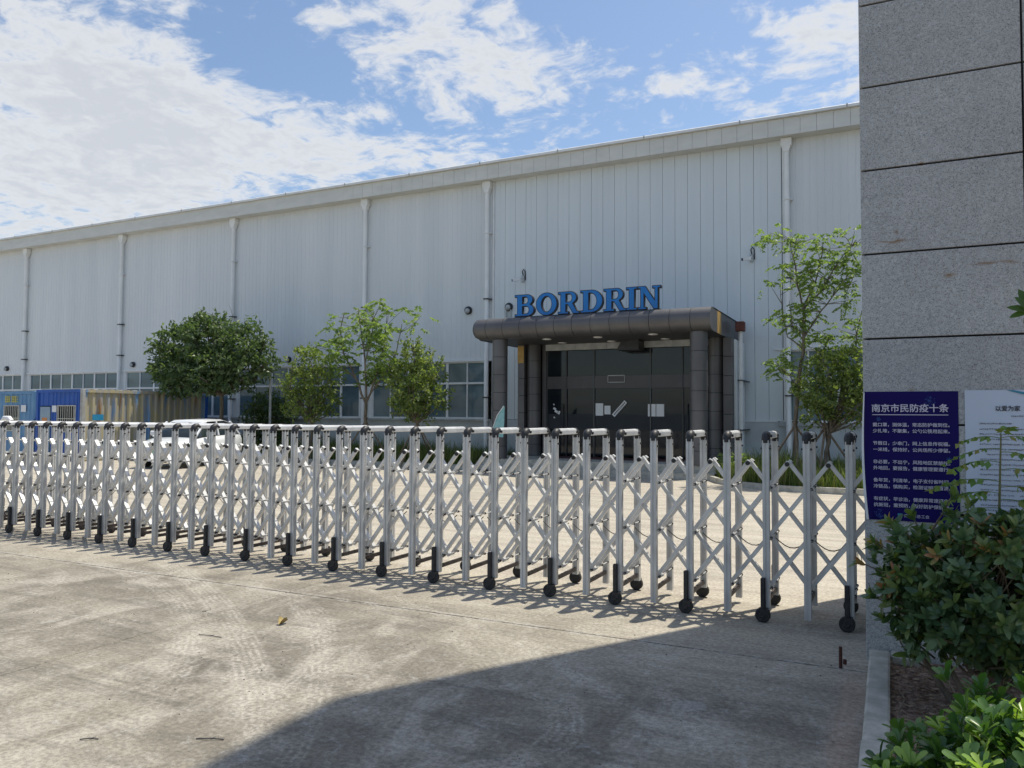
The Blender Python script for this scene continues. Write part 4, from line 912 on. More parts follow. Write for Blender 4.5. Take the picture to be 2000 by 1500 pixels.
for x, w, zt in ((.42, .60, 1.325), (.2, .60, 1.40), (-.8, .58, 1.42), (-1.25, .56, 1.35)): secs.append([(x, -w, zt-.05), (x, -w*.8, zt), (x, 0, zt+.015), (x, w*.8, zt), (x, w, zt-.05)])
v, f = loft(secs); MB().add(v, f, 0, True).xf(CT).build('roof', M_carw, car)
for s_ in (-1, 1):
    MB().bar((.98, s_*.68, .90), (.40, s_*.62, 1.34), .05, .04).bar((-.3, s_*.70, .92), (-.3, s_*.60, 1.36), .06, .04).bar((-1.62, s_*.70, .93), (-1.2, s_*.58, 1.34), .07, .05).xf(CT).build('pillar', M_carw, car)
    MB().cbox(.52, .66, s_*.92-.10, s_*.92+.10, .92, 1.07, .03).xf(CT).build('wing_mirror', M_carw, car)
    m_ = MB().cbox(1.70, 1.84, s_*.58-.13, s_*.58+.13, .58, .70, .03).xf(CT).build('headlight', M_paper, car)
    for x in (1.18, -1.18):
        w_ = MB().tube([(x, s_*.70, .29), (x, s_*.86, .29)], .29, 20).xf(CT).build('wheel', M_rubber, car)
        MB().tube([(x, s_*.862, .29), (x, s_*.87, .29)], .18, 14).xf(CT).build('rim', M_alu, w_)
MB().cbox(1.84, 1.9, -.3, .3, .32, .42, .01).xf(CT).build('grille', M_dark, car)
MB().box(1.881, 1.895, -.22, .22, .44, .56).xf(CT).build('number_plate', pm('plate_green', (.25, .5, .35), (.3, .55, .4), 4, .4), car)
# green bin
gb = thing('litter_bin', (-21.25, 17.3, 0), 'dark green litter bin standing between the containers and the white car', 'bin')
MB().prism([(-21.43, 17.12), (-21.07, 17.12), (-21.07, 17.48), (-21.43, 17.48)], 'z', .06, .68).build('bin_body', pm('bin_green', (.012, .13, .07), (.01, .10, .055), 4, .45), gb)
MB().cbox(-21.46, -21.04, 17.09, 17.51, .685, .78, .02).build('lid', pm('bin_lid', (.01, .10, .05), (.01, .08, .04), 4, .4), gb)
for s_ in (-1, 1): MB().tube([(-21.25+s_*.14, 17.5, .07), (-21.25+s_*.18, 17.5, .07)], .07, 10).build('bin_wheel', M_rubber, gb)
# white goose-neck vent pipe behind the gate, far left
vp = MB().tube([(-15.45, 9.0, 0), (-15.42, 9.0, 1.2), (-15.38, 9.0, 1.42), (-15.30, 9.0, 1.50), (-15.15, 9.0, 1.50), (-15.08, 9.0, 1.44)], .045, 10)
vp.build('vent_pipe', M_white, cat='pipe', label='white bent pipe rising behind the gate at the far left edge')

# ------------------------------------------------------------------ retractable gate
gate = thing('retractable_gate', (-6, 6.68, 0), 'long silver aluminium folding lattice gate on black wheels across the drive', 'gate')
GX, DX, GY0, GY1, GH = -.29, .304, 6.42, 6.94, 1.47
NF = 56
def gx(k): return GX-DX*k
def gy(x): return 0
# masters at k = 0 ; every further copy shares the mesh
def post(y, z0):
    w = .0255; m_ = MB(); x = GX
    pf = [(x-w, y-w), (x-.005, y-w), (x-.005, y-w+.006), (x+.005, y-w+.006), (x+.005, y-w), (x+w, y-w), (x+w, y-.004), (x+w-.006, y-.004), (x+w-.006, y+.004), (x+w, y+.004), (x+w, y+w), (x-w, y+w)]
    m_.prism(pf, 'z', z0, GH-.045); return m_.build('post', M_alu, gate)
P0 = post(GY0, .10); P1 = post(GY1, .10); PL0 = post(GY0, .045); PL1 = post(GY1, .045)
def cap(y, s_):
    m_ = MB(); x = GX; r = .034
    pts = [(x, y-s_*.0, GH-.10), (x, y, GH-.05), (x, y-0*s_, GH-.03), (x, y+s_*.03, GH-.005), (x, y+s_*.055, GH-.002)]
    m_.tube([(x, y, GH-.066), (x, y, GH-.035), (x, y+s_*.008, GH-.018), (x, y+s_*.03, GH-.006), (x, y+s_*.062, GH-.004)], [.032, .034, .036, .034, .033], 10)
    m_.tube([(x+.028, y, GH-.11), (x+.040, y, GH-.11)], .009, 8); m_.tube([(x-.040, y, GH-.11), (x-.028, y, GH-.11)], .009, 8); m_.tube([(x+.030, y+s_*.06, GH-.012), (x+.042, y+s_*.06, GH-.012)], .012, 8)
    return m_.build('corner_cap', M_blackp, gate)
K0 = cap(GY0, 1); K1 = cap(GY1, -1)
TR = MB().prism([(GX-.030, GH-.028), (GX-.022, GH-.034), (GX+.022, GH-.034), (GX+.030, GH-.028), (GX+.030, GH+.004), (GX+.022, GH+.018), (GX, GH+.024), (GX-.022, GH+.018), (GX-.030, GH+.004)], 'y', GY0+.035, GY1-.035).build('top_rail', M_alu2, gate)
BR = MB().bar((GX, GY0+.029, .150), (GX, GY1-.029, .150), .022, .034).build('tie_bar', M_rustbar, gate)
def wheel(y, s_):
    x = GX-.012; yy = y+s_*.052
    br = MB().cbox(x-.028, x+.008, yy-.018, yy+.022, .075, .345, .006).box(x-.028, x+.028, yy-.030, yy+.030, .062, .11); b = br.build('wheel_bracket', M_blackp, gate)
    w_ = MB().tube([(x-.012, yy-.021, .058), (x-.012, yy-.018, .058), (x-.012, yy+.018, .058), (x-.012, yy+.021, .058)], [.050, .058, .058, .050], 18).build('wheel', M_rubber, gate)
    h_ = MB().tube([(x-.012, yy+s_*.022, .058), (x-.012, yy+s_*.030, .058)], [.026, .018], 10).build('hub', M_blackp, w_)
    return b, w_, h_
W0 = wheel(GY0, -1); W1 = wheel(GY1, 1)
ZN = [.25, .645, 1.045, 1.235]
YA, YM, YC = 6.51, 6.605, 6.71
def lat(sgn, y, w=.034, h=.034):
    # full diagonal: apex at mid-cell (-DX/2 from GX) z=1.235, running sgn direction down over 2.5 cells
    a = Vector((GX-DX/2, y, 1.245)); b = Vector((GX-DX/2+sgn*DX*2.5, y, .25)); d = (b-a).normalized()
    m_ = MB(); m_.bar(a-d*.02, b+d*.03, .022, .036, up=(0, 0, 1)); return m_
def lat_clip(sgn, y, k):
    a = Vector((gx(k)-DX/2, y, 1.245)); b = Vector((gx(k)-DX/2+sgn*DX*2.5, y, .25)); xmax = -.17
    if b.x > xmax: t = (xmax-a.x)/(b.x-a.x); b = a.lerp(b, t)
    d = (b-a).normalized(); m_ = MB(); m_.bar(a-d*.012, b+(d*.03 if b.x < xmax-.001 else d*0), .048 if sgn > 0 else .036, .029); return m_.build('lattice_bar', M_alu2, gate)
first = {}
for k in range(-2, NF+2):
    for key, sgn, y in (('a', -1, YA), ('c', -1, YC), ('m', 1, YM)):
        if k < 0 and (sgn > 0 or True):
            if sgn < 0:   # bars whose apex is hidden inside the pillar: lower ends only
                a = Vector((gx(k)-DX/2, y, 1.245)); b = Vector((gx(k)-DX/2-DX*2.5, y, .25)); t = (-.17-a.x)/(b.x-a.x); a = a.lerp(b, t)
                MB().bar(a, b+(b-a).normalized()*.03, .036, .029).build('lattice_bar', M_alu2, gate)
            continue
        if sgn > 0 and k < 3: lat_clip(sgn, y, k); continue
        if key not in first: first[key] = (lat_clip(sgn, y, k), k)
        else: s0, k0 = first[key]; inst(s0, (-(k-k0)*DX, 0, 0), gate)
for k in range(NF):
    wh = k % 2 == 0
    if k == 0: 
        continue
    off = (-k*DX, 0, 0)
    if wh:
        inst(P0, off, gate); inst(P1, off, gate)
        for W in (W0, W1):
            inst(W[0], off, gate); w2 = inst(W[1], off, gate); inst(W[2], off, w2)
    else:
        inst(PL0, off, gate) if k > 1 else None; inst(PL1, off, gate) if k > 1 else None
    for q_ in (K0, K1, TR, BR): inst(q_, off, gate)
PL0.location.x -= DX; PL1.location.x -= DX
pins = MB(); cable = MB(); rods = MB()
for k in range(NF):
    x = gx(k)
    for z in ZN[:3]:
        rods.tube([(x+.03, GY0+.03, z), (x+.03, GY1-.03, z)] , .0055, 5)
        for y in (GY0+.045, YA-.03, YC+.03, GY1-.045): pins.tube([(x+.03, y-.010, z), (x+.03, y+.010, z)], .0115, 6)
    if k < NF-0:
        xm = x-DX/2
        rods.tube([(xm, YA-.03, ZN[3]), (xm, YC+.03, ZN[3])], .007, 5)
        for y in (YA-.022, YC+.022): pins.tube([(xm, y-.009, ZN[3]), (xm, y+.009, ZN[3])], .019, 8)
        for z in (ZN[0]-.0,):
            for y in (YA-.02, YC+.02, YM+.02): pins.tube([(xm+DX/2, y-.01, z), (xm+DX/2, y+.01, z)], .013, 6)
    xs_ = np.linspace(x-.02, x-DX+.02, 8); cable.tube([(a, YM+.20, .60-.075*math.sin(PI*i/7)) for i, a in enumerate(xs_)], .0045, 4)
pins.build('pivot_pins', M_blackp, gate, kind='stuff'); rods.build('pivot_rods', M_alu, gate, kind='stuff'); cable.build('signal_cable', M_blackp, gate)

# ------------------------------------------------------------------ granite pillar and posters
PX0, PX1, PY0, PY1 = -.165, 1.84, 5.70, 7.92
pil = thing('gate_pillar', (.77, 6.8, 0), 'tall grey granite clad gate pillar carrying two posters', 'pillar')
MB().box(PX0+.02, PX1-.02, PY0+.02, PY1-.02, 0, 12.0).build('pillar_core', M_joint, pil)
zj = [-.01, .42]
while zj[-1] < 11.9: zj.append(zj[-1]+.5735)
gp = .0065
for i in range(len(zj)-1):
    z0, z1 = zj[i]+gp, min(zj[i+1], 12.03)-gp
    for (a, b) in ((PX0, .772), (.772, PX1)):
        dy = rng.uniform(-.0015, .0015)
        MB().cbox(a+(gp if a > 0 else 0), b-(gp if b < 1 else 0), PY0+dy, PY0+.025, z0, z1, .002).build('granite_panel', M_gran, pil)
        MB().cbox(a+(gp if a > 0 else 0), b-(gp if b < 1 else 0), PY1-.025, PY1, z0, z1, .002).build('granite_panel', M_gran, pil)
    for (a, b) in ((PY0+.026, 6.8), (6.8, PY1-.026)):
        MB().cbox(PX0, PX0+.025, a+.003, b-.003, z0, z1, .002).build('granite_panel', M_gran, pil)
        MB().cbox(PX1-.025, PX1, a+.003, b-.003, z0, z1, .002).build('granite_panel', M_gran, pil)
MB().box(PX0, PX1, PY0, PY1, 12.031, 12.08).build('pillar_top', M_gran, pil)

def text_mesh(s, width=None, height=None, x=0, align='LEFT'):
    cu = bpy.data.curves.new('tmp', 'FONT'); cu.body = s; cu.size = 1; cu.resolution_u = 2; cu.fill_mode = 'FRONT' if hasattr(cu, 'fill_mode') else cu.fill_mode
    ob = bpy.data.objects.new('tmp', cu); COL.objects.link(ob); dg = bpy.context.evaluated_depsgraph_get(); dg.update()
    me = bpy.data.meshes.new_from_object(ob.evaluated_get(dg)); bpy.data.objects.remove(ob); bpy.data.curves.remove(cu)
    V = np.array([v.co[:] for v in me.vertices])
    if len(V) == 0: return me
    mn, mx = V.min(0), V.max(0); s1 = width/(mx[0]-mn[0]); s2 = height/(mx[1]-mn[1]) if height else s1
    me.transform(Matrix.Translation((-mn[0], -mn[1], 0))); me.transform(Matrix.Diagonal((s1, s2, 1, 1))); me.transform(RX); return me
# blue poster: slightly curved sheet, its left edge curling off the stone
PXa, PXb, PZ0, PZ1 = -.155, .39, .935, 1.785
def sheet(x0, x1, z0, z1, y, mat, name, curl, label, nx=40, nz=12):
    v = []; f = []
    for j in range(nz+1):
        for i in range(nx+1):
            u = i/nx; w = j/nz; xx = x0+u*(x1-x0); lift = curl*(max(0, .075-u)/.075)**2*(.3+1.2*abs(w-.45)); yy = y-.002-lift-.0012*math.sin(7*w+5*u)
            xin = .012*math.sin(PI*w) * (1-u)**6 if curl else 0
            v.append((xx-xin+ (.018*(1-w)**3*(1-u)**4 if curl else 0), yy, z0+w*(z1-z0)))
    for j in range(nz):
        for i in range(nx): a = j*(nx+1)+i; f.append((a, a+1, a+nx+2, a+nx+1))
    k = len(v); v2 = [(a, b+.0015, c) for a, b, c in v]; f2 = [tuple(q_+k for q_ in reversed(g_)) for g_ in f]
    return MB().add(v+v2, f+f2, 0, True).build(name, mat, label=label, cat='poster')
p1 = sheet(PXa, PXb, PZ0, PZ1, PY0-.004, M_poster, 'wall_poster', .035, 'dark navy poster with white Chinese lines, left one on the pillar')
TXY = PY0-.0105
# pale back of the sheet showing where the left edge curls over
bk = MB(); zz_ = np.linspace(PZ0+.004, PZ1-.01, 12)
for i in range(11):
    def e_(z): 
        w = (z-PZ0)/(PZ1-PZ0); return PXa-.010*math.sin(PI*w)+.016*(1-w)**3, .006+.006*math.sin(PI*w)+.008*(1-w)**2
    (xa, wa), (xb, wb) = e_(zz_[i]), e_(zz_[i+1]); y_ = PY0-.046
    bk.add([(xa-wa, y_, zz_[i]), (xa, y_-.002, zz_[i]), (xb, y_-.002, zz_[i+1]), (xb-wb, y_, zz_[i+1])], [(0, 1, 2, 3)])
bk.build('curled_edge', M_paper, p1)
def tline(par, s, u0, u1, vtop, vh, mat, X0, X1, Z0, Z1, bold=0.0):
    w = (X1-X0)*(u1-u0); hgt = (Z1-Z0)*vh; me = text_mesh(s, w, hgt)
    o = add_mesh('text_line', me, mat, (X0+(X1-X0)*u0, TXY, Z1-(Z1-Z0)*(vtop+vh)), par)
    if bold:
        for k, (dx, dz) in enumerate(((bold, 0), (0, bold), (bold, bold))):
            o2 = o.copy(); COL.objects.link(o2); place(o2, (X0+(X1-X0)*u0+dx, TXY-.0006*(k+1), Z1-(Z1-Z0)*(vtop+vh)+dz), par)
    return o
B = (PXa, PXb, PZ0, PZ1)
tline(p1, '南京市民防疫十条', .075, .895, .098, .062, M_print, *B, bold=.0016)
MB().box(PXa+.545*.08, PXa+.545*.895, TXY-.001, TXY, PZ1-.85*.183, PZ1-.85*.178).build('underline', M_print, p1)
lines = ['戴口罩，测体温，常态防护做到位。', '少扎堆，不聚集，公勺公筷用起来。', '节假日，少串门，网上信息传祝福。', '一米线，保持好，公共场所少停留。', '非必要，不出宁，风险地区禁前往。', '外地回，要报告，健康管理要遵行。',
         '备年货，列清单，电子支付省时间。', '冷链品，慎购买，检测证明要看清。', '有症状，早诊治，健康异常速报告。', '抗新冠，重预防，做好防护保健康。']
for s_, v_ in zip(lines, (.243, .291, .387, .436, .532, .580, .674, .722, .818, .866)): tline(p1, s_, .085, .905, v_, .031, M_print, *B, bold=.0007)
tline(p1, '南京市总工会', .415, .68, .945, .026, M_print, *B)
MB().box(PXa+.545*.345, PXa+.545*.395, TXY-.001, TXY, PZ1-.85*.972, PZ1-.85*.942).build('emblem', M_teal, p1)
def virus(cu_, cv, r):
    m_ = MB(); cx = PXa+.545*cu_; cz = PZ1-.85*cv
    for k in range(46):
        a = rng.uniform(0, 2*PI); q_ = r*math.sqrt(rng.random()); s_ = rng.uniform(.0008, .0032); x, z = cx+q_*math.cos(a), cz+q_*math.sin(a)
        m_.prism([(x+s_*math.cos(b), z+s_*math.sin(b)) for b in np.linspace(0, 2*PI, 7)[:-1]], 'y', TXY-.0004, TXY+.0002)
    for k in range(12): a = k*PI/6; m_.bar((cx, TXY, cz), (cx+r*.8*math.cos(a), TXY, cz+r*.8*math.sin(a)), .0006, .0006)
    m_.build('printed_motif', M_vblue, p1)
virus(.70, .075, .036); virus(.145, .955, .032); virus(.15, .215, .014); virus(.89, .515, .012)
# pale poster
Q = (.425, 1.02, .93, 1.79)
p2 = sheet(*Q, PY0-.004, M_pale, 'wall_poster', .0, 'pale blue white printed poster, right one on the pillar')
tline(p2, '以爱为家', .28, .50, .115, .040, M_ink, *Q, bold=.0009); tline(p2, '守', .545, .60, .115, .040, M_ink, *Q, bold=.0009)
dots = MB()
def row(v_, u0, u1, h=.013):
    u = u0
    while u < u1:
        w = rng.uniform(.007, .011); 
        if rng.random() > .06:
            x = Q[0]+.595*u; z = Q[3]-.86*v_
            for _ in range(5):
                a = rng.uniform(0, w*.5); b = rng.uniform(0, h*.6); dots.box(x+.595*0+a, x+a+rng.uniform(.0015, .0055), TXY-.0006, TXY+.0002, z-b-rng.uniform(.0012, .003), z-b)
        u += w/.595*1.05
row(.185, .42, .8); row(.24, .13, .42)
vv = .28
while vv < .93: row(vv, .19 if rng.random() < .2 else .13, .97 if rng.random() < .85 else .6); vv += .037
dots.build('small_print', M_ink, p2, kind='stuff')
ribb = MB(); ribb.prism([(Q[0]+.595*.38, 1.789), (Q[0]+.595*.44, 1.789), (Q[0]+.595*.62, 1.765), (Q[0]+.595*.62, 1.750), (Q[0]+.595*.52, 1.763)], 'y', TXY-.0006, TXY+.0002); ribb.build('printed_ribbon', M_teal, p2)

# ------------------------------------------------------------------ foreground shrubs
def leaf_shape(l, w, kind, cup=.18):
    # midrib along +Y, normal +Z; 12 verts
    if kind == 'lance': ts = [0, .12, .32, .58, .82, 1]; ws = [.05, .58, .96, 1, .66, 0.02]
    else: ts = [0, .22, .48, .74, .92, 1]; ws = [.08, .32, .72, 1, .84, .38]
    v = []; f = []
    for t, q_ in zip(ts, ws):
        z = -.14*l*t*t+.05*l*t; hw = w*.5*q_; v += [(-hw, l*t, z+cup*hw), (0, l*t, z), (hw, l*t, z+cup*hw)]
    for i in range(len(ts)-1):
        a = i*3; f += [(a, a+1, a+4, a+3), (a+1, a+2, a+5, a+4)]
    return v, f
def frame(d, nrm):
    d = Vector(d).normalized(); n_ = Vector(nrm); x = d.cross(n_)
    if x.length < 1e-4: x = d.cross(Vector((1, 0, 0)))
    x.normalize(); z = x.cross(d); return Matrix((x, d, z)).transposed()
def bush(name, base, label, shoots, variants, rest_mat, stems, nmax=300, focus=(0, 0, CAM_H), pick=None):
    """shoots: list of (point, direction, [leaf specs (matrix, variant, scale)])"""
    t = thing(name, base, label, 'shrub'); leaves = []
    for L_ in shoots: leaves += L_
    leaves.sort(key=lambda q_: -(q_[3])); meshes = []
    for (shape, mat) in variants:
        v, f = shape; me = bpy.data.meshes.new('leaf'); me.from_pydata(v, [], f); me.materials.append(mat); me.polygons.foreach_set('use_smooth', [True]*len(f)); me.update(); meshes.append(me)
    for (mtx, loc, vi, pr, sc_) in leaves[:nmax]:
        o = bpy.data.objects.new('leaf', meshes[vi]); COL.objects.link(o); place(o, loc, t); o.rotation_euler = mtx.to_euler(); o.scale = (sc_,)*3
    by = {}
    mb = MB(); mats = [m_ for _, m_ in variants]
    for (mtx, loc, vi, pr, sc_) in leaves[nmax:]:
        v, f = variants[vi][0]; A = np.array(mtx)*sc_; mb.add((np.array(v) @ A.T + np.array(loc)), f, vi, True)
    if mb.v: mb.build('leaves', mats, t, kind='stuff')
    s_ = MB()
    for a, b, r0, r1 in stems: limb(s_, a, b, r0, r1, .12, 5, 6)
    s_.build('stems', M_bark, t); return t
def prominence(loc, n_):
    v = Vector(loc)-Vector((0, 0, CAM_H)); d = v.length; x = v.dot(Rr)/v.dot(Rf)*1504+1000; y = 750-v.dot(Ru)/v.dot(Rf)*1504
    if x < 0 or x > 2010 or y > 1510: return -10
    return 1/d
M_ph = [leafmat('photinia_dark', [(.05, .10, .045), (.08, .14, .06), (.115, .18, .075)], .22, .33, .5), leafmat('photinia_mid', [(.09, .15, .045), (.13, .19, .055), (.17, .21, .06)], .28, .35, .5), leafmat('photinia_red', [(.26, .10, .05), (.33, .17, .07), (.28, .24, .08)], .25, .35, .5)]
def whorl(p, ax, n, l, spread, variant, scale=1.0, depth=.0):
    out = []; ax = Vector(ax).normalized(); ref = ax.orthogonal().normalized(); a0 = rng.uniform(0, 6)
    for k in range(n):
        a = a0+k*2.4; side_ = (Matrix.Rotation(a, 3, ax) @ ref); sp = spread*rng.uniform(.55, 1.45)
        d = (ax*math.cos(sp)+side_*math.sin(sp)).normalized(); nrm = (ax*math.sin(sp)-side_*math.cos(sp)); nrm = nrm+Vector(rng.normal(size=3))*.18
        loc = Vector(p)-ax*(k/n)*l*.5; m_ = frame(d, nrm)
        out.append((m_, tuple(loc), variant if not callable(variant) else variant(), prominence(loc, nrm), scale*rng.uniform(.75, 1.2)))
    return out
VP = [(leaf_shape(.072, .031, 'lance'), M_ph[0]), (leaf_shape(.074, .029, 'lance'), M_ph[1]), (leaf_shape(.068, .025, 'lance'), M_ph[2])]
PB = [((.42, 4.85, .66), (.50, .45, .40)), ((.85, 4.9, .85), (.45, .40, .38)), ((.12, 4.85, .78), (.22, .28, .24)), ((.5, 4.8, .98), (.30, .30, .16)), ((.62, 4.8, .48), (.42, .4, .28)), ((.25, 4.8, .55), (.28, .3, .25))]
shoots = []; stems = []
for c, r in PB:
    n_ = int(330*r[0]*r[2]/.2*.62)+50
    P, V = blob_pts(n_, c, r, .45)
    for p, v in zip(P, V):
        if p[1] > 5.6 or p[2] < .16: continue
        ax = v*.9+np.array([0, -.15, .55])+rng.normal(size=3)*.25; out_ = np.linalg.norm((p-np.array(c))/np.array(r)); top = p[2] > .9 or p[0] < .02
        var = (lambda: 2 if rng.random() < .5 else 1) if (top and rng.random() < .30) else ((lambda: 1 if rng.random() < .6 else 0) if rng.random() < .5 else (lambda: 0))
        shoots.append(whorl(p, ax, int(rng.integers(6, 10)), .08, .95 if out_ < .8 else .75, var))
        if rng.random() < .25: stems.append(((.5+rng.normal()*.1, 4.95, .2+rng.random()*.3), tuple(p), .008, .003))
for k in range(6): stems.append(((.45+rng.normal()*.08, 4.98, .03), (.45+rng.normal()*.25, 4.9, .6), .018, .008))
# wispy shoots leaning out to the left
for (tx, ty, tz, red) in ((-.10, 4.8, .92, 1), (-.17, 4.8, .80, 1), (-.11, 4.8, .62, 0), (-.02, 4.8, 1.03, 1), (.10, 4.8, 1.08, 0), (.3, 4.8, 1.20, 0), (-.06, 4.8, .50, 0), (.02, 4.8, .42, 0)):
    stems.append(((.2, 4.85, tz-.2), (tx, ty, tz), .006, .003)); ax = np.array([tx-.2, 0, .22])
    shoots.append(whorl((tx, ty, tz), ax, 8, .08, .7, (lambda: 2 if rng.random() < .55 else 1) if red else (lambda: 1 if rng.random() < .5 else 0)))
    shoots.append(whorl((tx*.6+.08, ty, tz-.08), ax, 7, .08, .9, lambda: 0))
bush('photinia_shrub', (.5, 4.95, .035), 'dense dark green shrub with red young tips in front of the pillar posters', shoots, VP, None, stems)
M_pt = [leafmat('pitto_mid', [(.055, .13, .035), (.085, .17, .04), (.12, .21, .05)], .25, .33, .5), leafmat('pitto_light', [(.20, .33, .06), (.27, .40, .08), (.33, .45, .11)], .32, .36, .5), leafmat('pitto_dark', [(.035, .09, .035), (.05, .115, .04)], .2, .32, .5)]
VT = [(leaf_shape(.072, .029, 'obovate', .3), M_pt[0]), (leaf_shape(.068, .026, 'obovate', .4), M_pt[1]), (leaf_shape(.072, .030, 'obovate', .3), M_pt[2])]
shoots = []; stems = []
PT = [((.55, 3.0, .28), (.55, .55, .44)), ((.18, 3.0, .22), (.30, .40, .31)), ((.30, 2.75, .22), (.36, .35, .30)), ((.75, 3.0, .32), (.45, .5, .40)), ((.12, 2.95, .20), (.17, .35, .26)), ((.16, 3.3, .2), (.16, .25, .22)), ((.42, 3.4, .28), (.35, .3, .30)), ((.14, 2.65, .2), (.2, .3, .28))]
for c, r in PT:
    n_ = int(420*r[0]*r[1]/.25); P, V = blob_pts(n_, c, r, .62)
    for p, v in zip(P, V):
        if p[2] < .07: continue
        ax = v*.7+np.array([0, -.1, .8])+rng.normal(size=3)*.2; hi = p[2] > c[2]+r[2]*.35
        u = rng.random(); var = (lambda: 1) if (hi and u < .40) else ((lambda: 0) if u < .80 else (lambda: 2))
        shoots.append(whorl(p, ax, int(rng.integers(7, 12)), .06, .72, var))
        if rng.random() < .3: stems.append(((c[0]+rng.normal()*.06, c[1], .04), tuple(p), .007, .003))
bush('pittosporum_shrub', (.45, 3.0, .035), 'light green rosette leaved low shrub in the bottom right corner', shoots, VT, None, stems)
# chinaberry seedling behind the photinia
M_cb = leafmat('seedling_leaf', [(.10, .19, .05), (.14, .25, .065), (.20, .28, .07), (.30, .25, .08)], .3, .4, .4)
sd = thing('seedling_tree', (.56, 5.2, .035), 'young seedling tree with feathery compound leaves before the pale poster', 'young tree')
MB().tube([(.56, 5.2, .035), (.57, 5.2, .6), (.55, 5.2, 1.1), (.565, 5.2, 1.52)], [.014, .010, .007, .004], 6).build('trunk', pm('green_stem', (.12, .14, .05), (.16, .15, .06), 9, .6), sd)
def big_leaf(mb, rb, p, ax, L, n, ll, lw, sag):
    st_ = len(mb.v); mbt = MB(); R = pinnate(mbt, np.array(p, float), np.array(ax, float), L, n, ll, lw, sag); mb.v += [tuple(map(float, a)) for a in []]
    o = len(mb.v); mb.v += mbt.v; mb.f += [tuple(i+o for i in f) for f in mbt.f]; mb.m += mbt.m; mb.sm += mbt.sm; rb.tube(R, .0022, 4)
for (z, ax, L) in ((1.50, (-1, -.2, .25), .22), (1.50, (1, -.1, .3), .22), (1.52, (.2, -.5, .5), .15), (1.44, (-1, .1, .05), .28), (1.42, (.9, -.4, .1), .26), (1.36, (-.9, -.4, .25), .27), (1.32, (1, .1, .2), .3), (1.25, (-1, -.1, .25), .36), (1.22, (.8, -.5, .2), .36), (1.18, (-.8, -.6, .3), .34), (1.15, (1, -.2, .1), .34), (1.1, (-1, -.3, .1), .36), (1.06, (.9, -.5, 0), .34), (1.05, (-.6, -.8, .1), .3)):
    l_ = MB(); rb = MB(); big_leaf(l_, rb, (.56, 5.2, z), ax, L, 8, .088 if z < 1.4 else .062, .038 if z < 1.4 else .026, .40); o = rb.build('leaf_stalk', M_cb, sd); l_.build('leaflets', M_cb, o)
# tree at the right edge whose leaf tip reaches into the frame
rt = thing('sapling', (.80, 4.0, .035), 'thin sapling at the right edge with one leafy twig reaching in', 'sapling')
MB().tube([(.80, 4.0, .035), (.82, 4.0, 1.2), (.79, 4.0, 2.4)], [.014, .011, .007], 6).build('trunk', M_bark, rt)
tw = MB(); limb(tw, (.80, 4.0, 1.9), (.555, 4.0, 2.085), .005, .003, .05, 5, 5); tw.build('twig', M_bark, rt)
vs_ = []; l_ = MB()
for (d, s_) in (((-1, -.1, .25), 1.1), ((-.9, 0, -.25), 1.0), ((-.4, .1, 1), 1.3), ((0, -.2, 1), 1.2), ((-.6, -.4, .6), 1.1), ((.3, 0, -.8), 1.0), ((-.3, -.3, -.7), .9)):
    v, f = leaf_shape(.085, .03, 'lance'); A = np.array(frame(d, (0, -.9, .5)))*s_; l_.add(np.array(v) @ A.T+np.array((.555, 4.0, 2.085)), f, 0, True)
l_.build('leaves', leafmat('sapling_leaf', [(.04, .09, .02), (.07, .13, .03)], .3, .4, .4), rt)

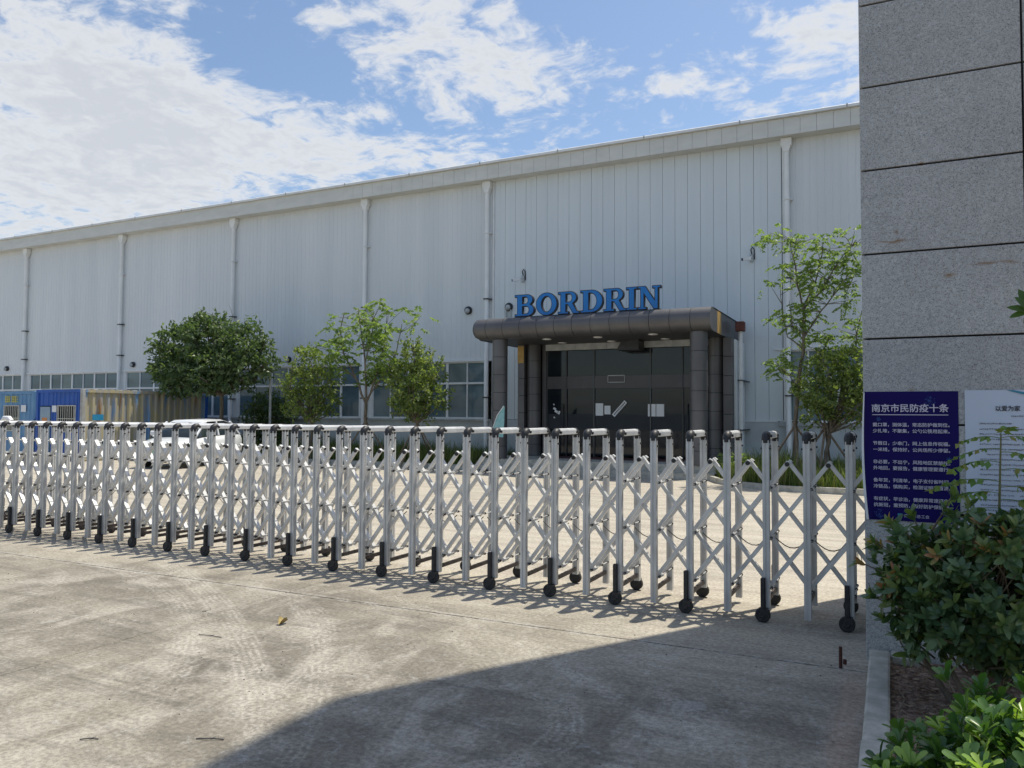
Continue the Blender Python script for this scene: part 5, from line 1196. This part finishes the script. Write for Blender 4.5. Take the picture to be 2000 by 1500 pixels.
# ------------------------------------------------------------------ small things on the ground
lit = MB()
for _ in range(2600):
    x = rng.uniform(-.02, .9); y = rng.uniform(3.4, 5.65); a = rng.uniform(0, PI); l = rng.uniform(.008, .035); z = .036+rng.uniform(0, .012); w = rng.uniform(.002, .009)
    dx, dy = math.cos(a)*l, math.sin(a)*l; nx_, ny_ = -math.sin(a)*w, math.cos(a)*w; lit.add([(x-dx, y-dy, z), (x+nx_, y+ny_, z+rng.uniform(.0, .01)), (x+dx, y+dy, z+rng.uniform(-.0, .006)), (x-nx_, y-ny_, z)], [(0, 1, 2), (0, 2, 3)])
lit.build('leaf_litter', leafmat('litter', [(.14, .085, .055), (.27, .18, .12), (.42, .32, .23), (.16, .11, .08)], .05, .9, .2), kind='stuff', label='dry brown leaf litter scattered over the bed soil by the pillar', cat='leaf litter')
MB().tube([(.02, 5.0, .06), (.05, 4.8, .075), (.02, 4.6, .07), (.02, 4.35, .06)], .005, 5).build('bent_twig', M_stake, cat='twig', label='long bent dry twig lying on the soil by the kerb')
mo = MB().tube([(-.31, 5.45, -.005), (-.31, 5.45, .135)], .011, 8); mo.tube([(-.285, 5.44, .03), (-.285, 5.44, .06)], .012, 7)
mo.build('steel_pin', pm('rusty_steel', (.05, .02, .015), (.10, .03, .02), 30, .8), cat='ground pin', label='short rusty steel pin standing in the slab joint near the pillar')
v, f = leaf_shape(.10, .06, 'lance', .8)
MB().add([(a*.9-4.21, b-4.21*0+4.55, abs(c)*2.2+.006) for a, b, c in v], f, 0, True).build('dry_leaf', pm('dry_leaf', (.38, .30, .12), (.25, .18, .07), 20, .8), cat='leaf', label='single yellow brown dry leaf lying on the open concrete')
tws = [(-3.05, 2.83, .14, 'dark twig with a knot lying at the lower middle of the concrete'), (-3.58, 2.56, .09, 'short dark twig lying near the bottom edge left'), (-4.45, 4.11, .20, 'long thin twig on the pale tyre curve'), (-5.04, 4.59, .03, 'tiny dark crumb of bark on the sunlit concrete left of the leaf')]
for (x, y, l, lb) in tws:
    a = rng.uniform(-.2, .6); m_ = MB().tube([(x-l/2*math.cos(a), y-l/2*math.sin(a), .004), (x, y, .008), (x+l/2*math.cos(a), y+l/2*math.sin(a), .004)], .0028, 5); m_.tube([(x, y, .006), (x+.01, y+.03, .006)], .002, 4)
    m_.build('twig', M_dark, cat='twig', label=lb)
peb = MB()
for _ in range(170):
    x = rng.uniform(-8, -.15); y = rng.uniform(2.2, 6.2); r_ = rng.uniform(.002, .007); n0 = len(peb.v)
    peb.add([(x+r_, y, 0), (x, y+r_, 0), (x-r_, y, 0), (x, y-r_, 0), (x, y, r_*1.1)], [(0, 1, 4), (1, 2, 4), (2, 3, 4), (3, 0, 4)])
peb.build('crumbs', M_dark, kind='stuff', label='tiny dark crumbs and grit scattered on the concrete drive', cat='grit')
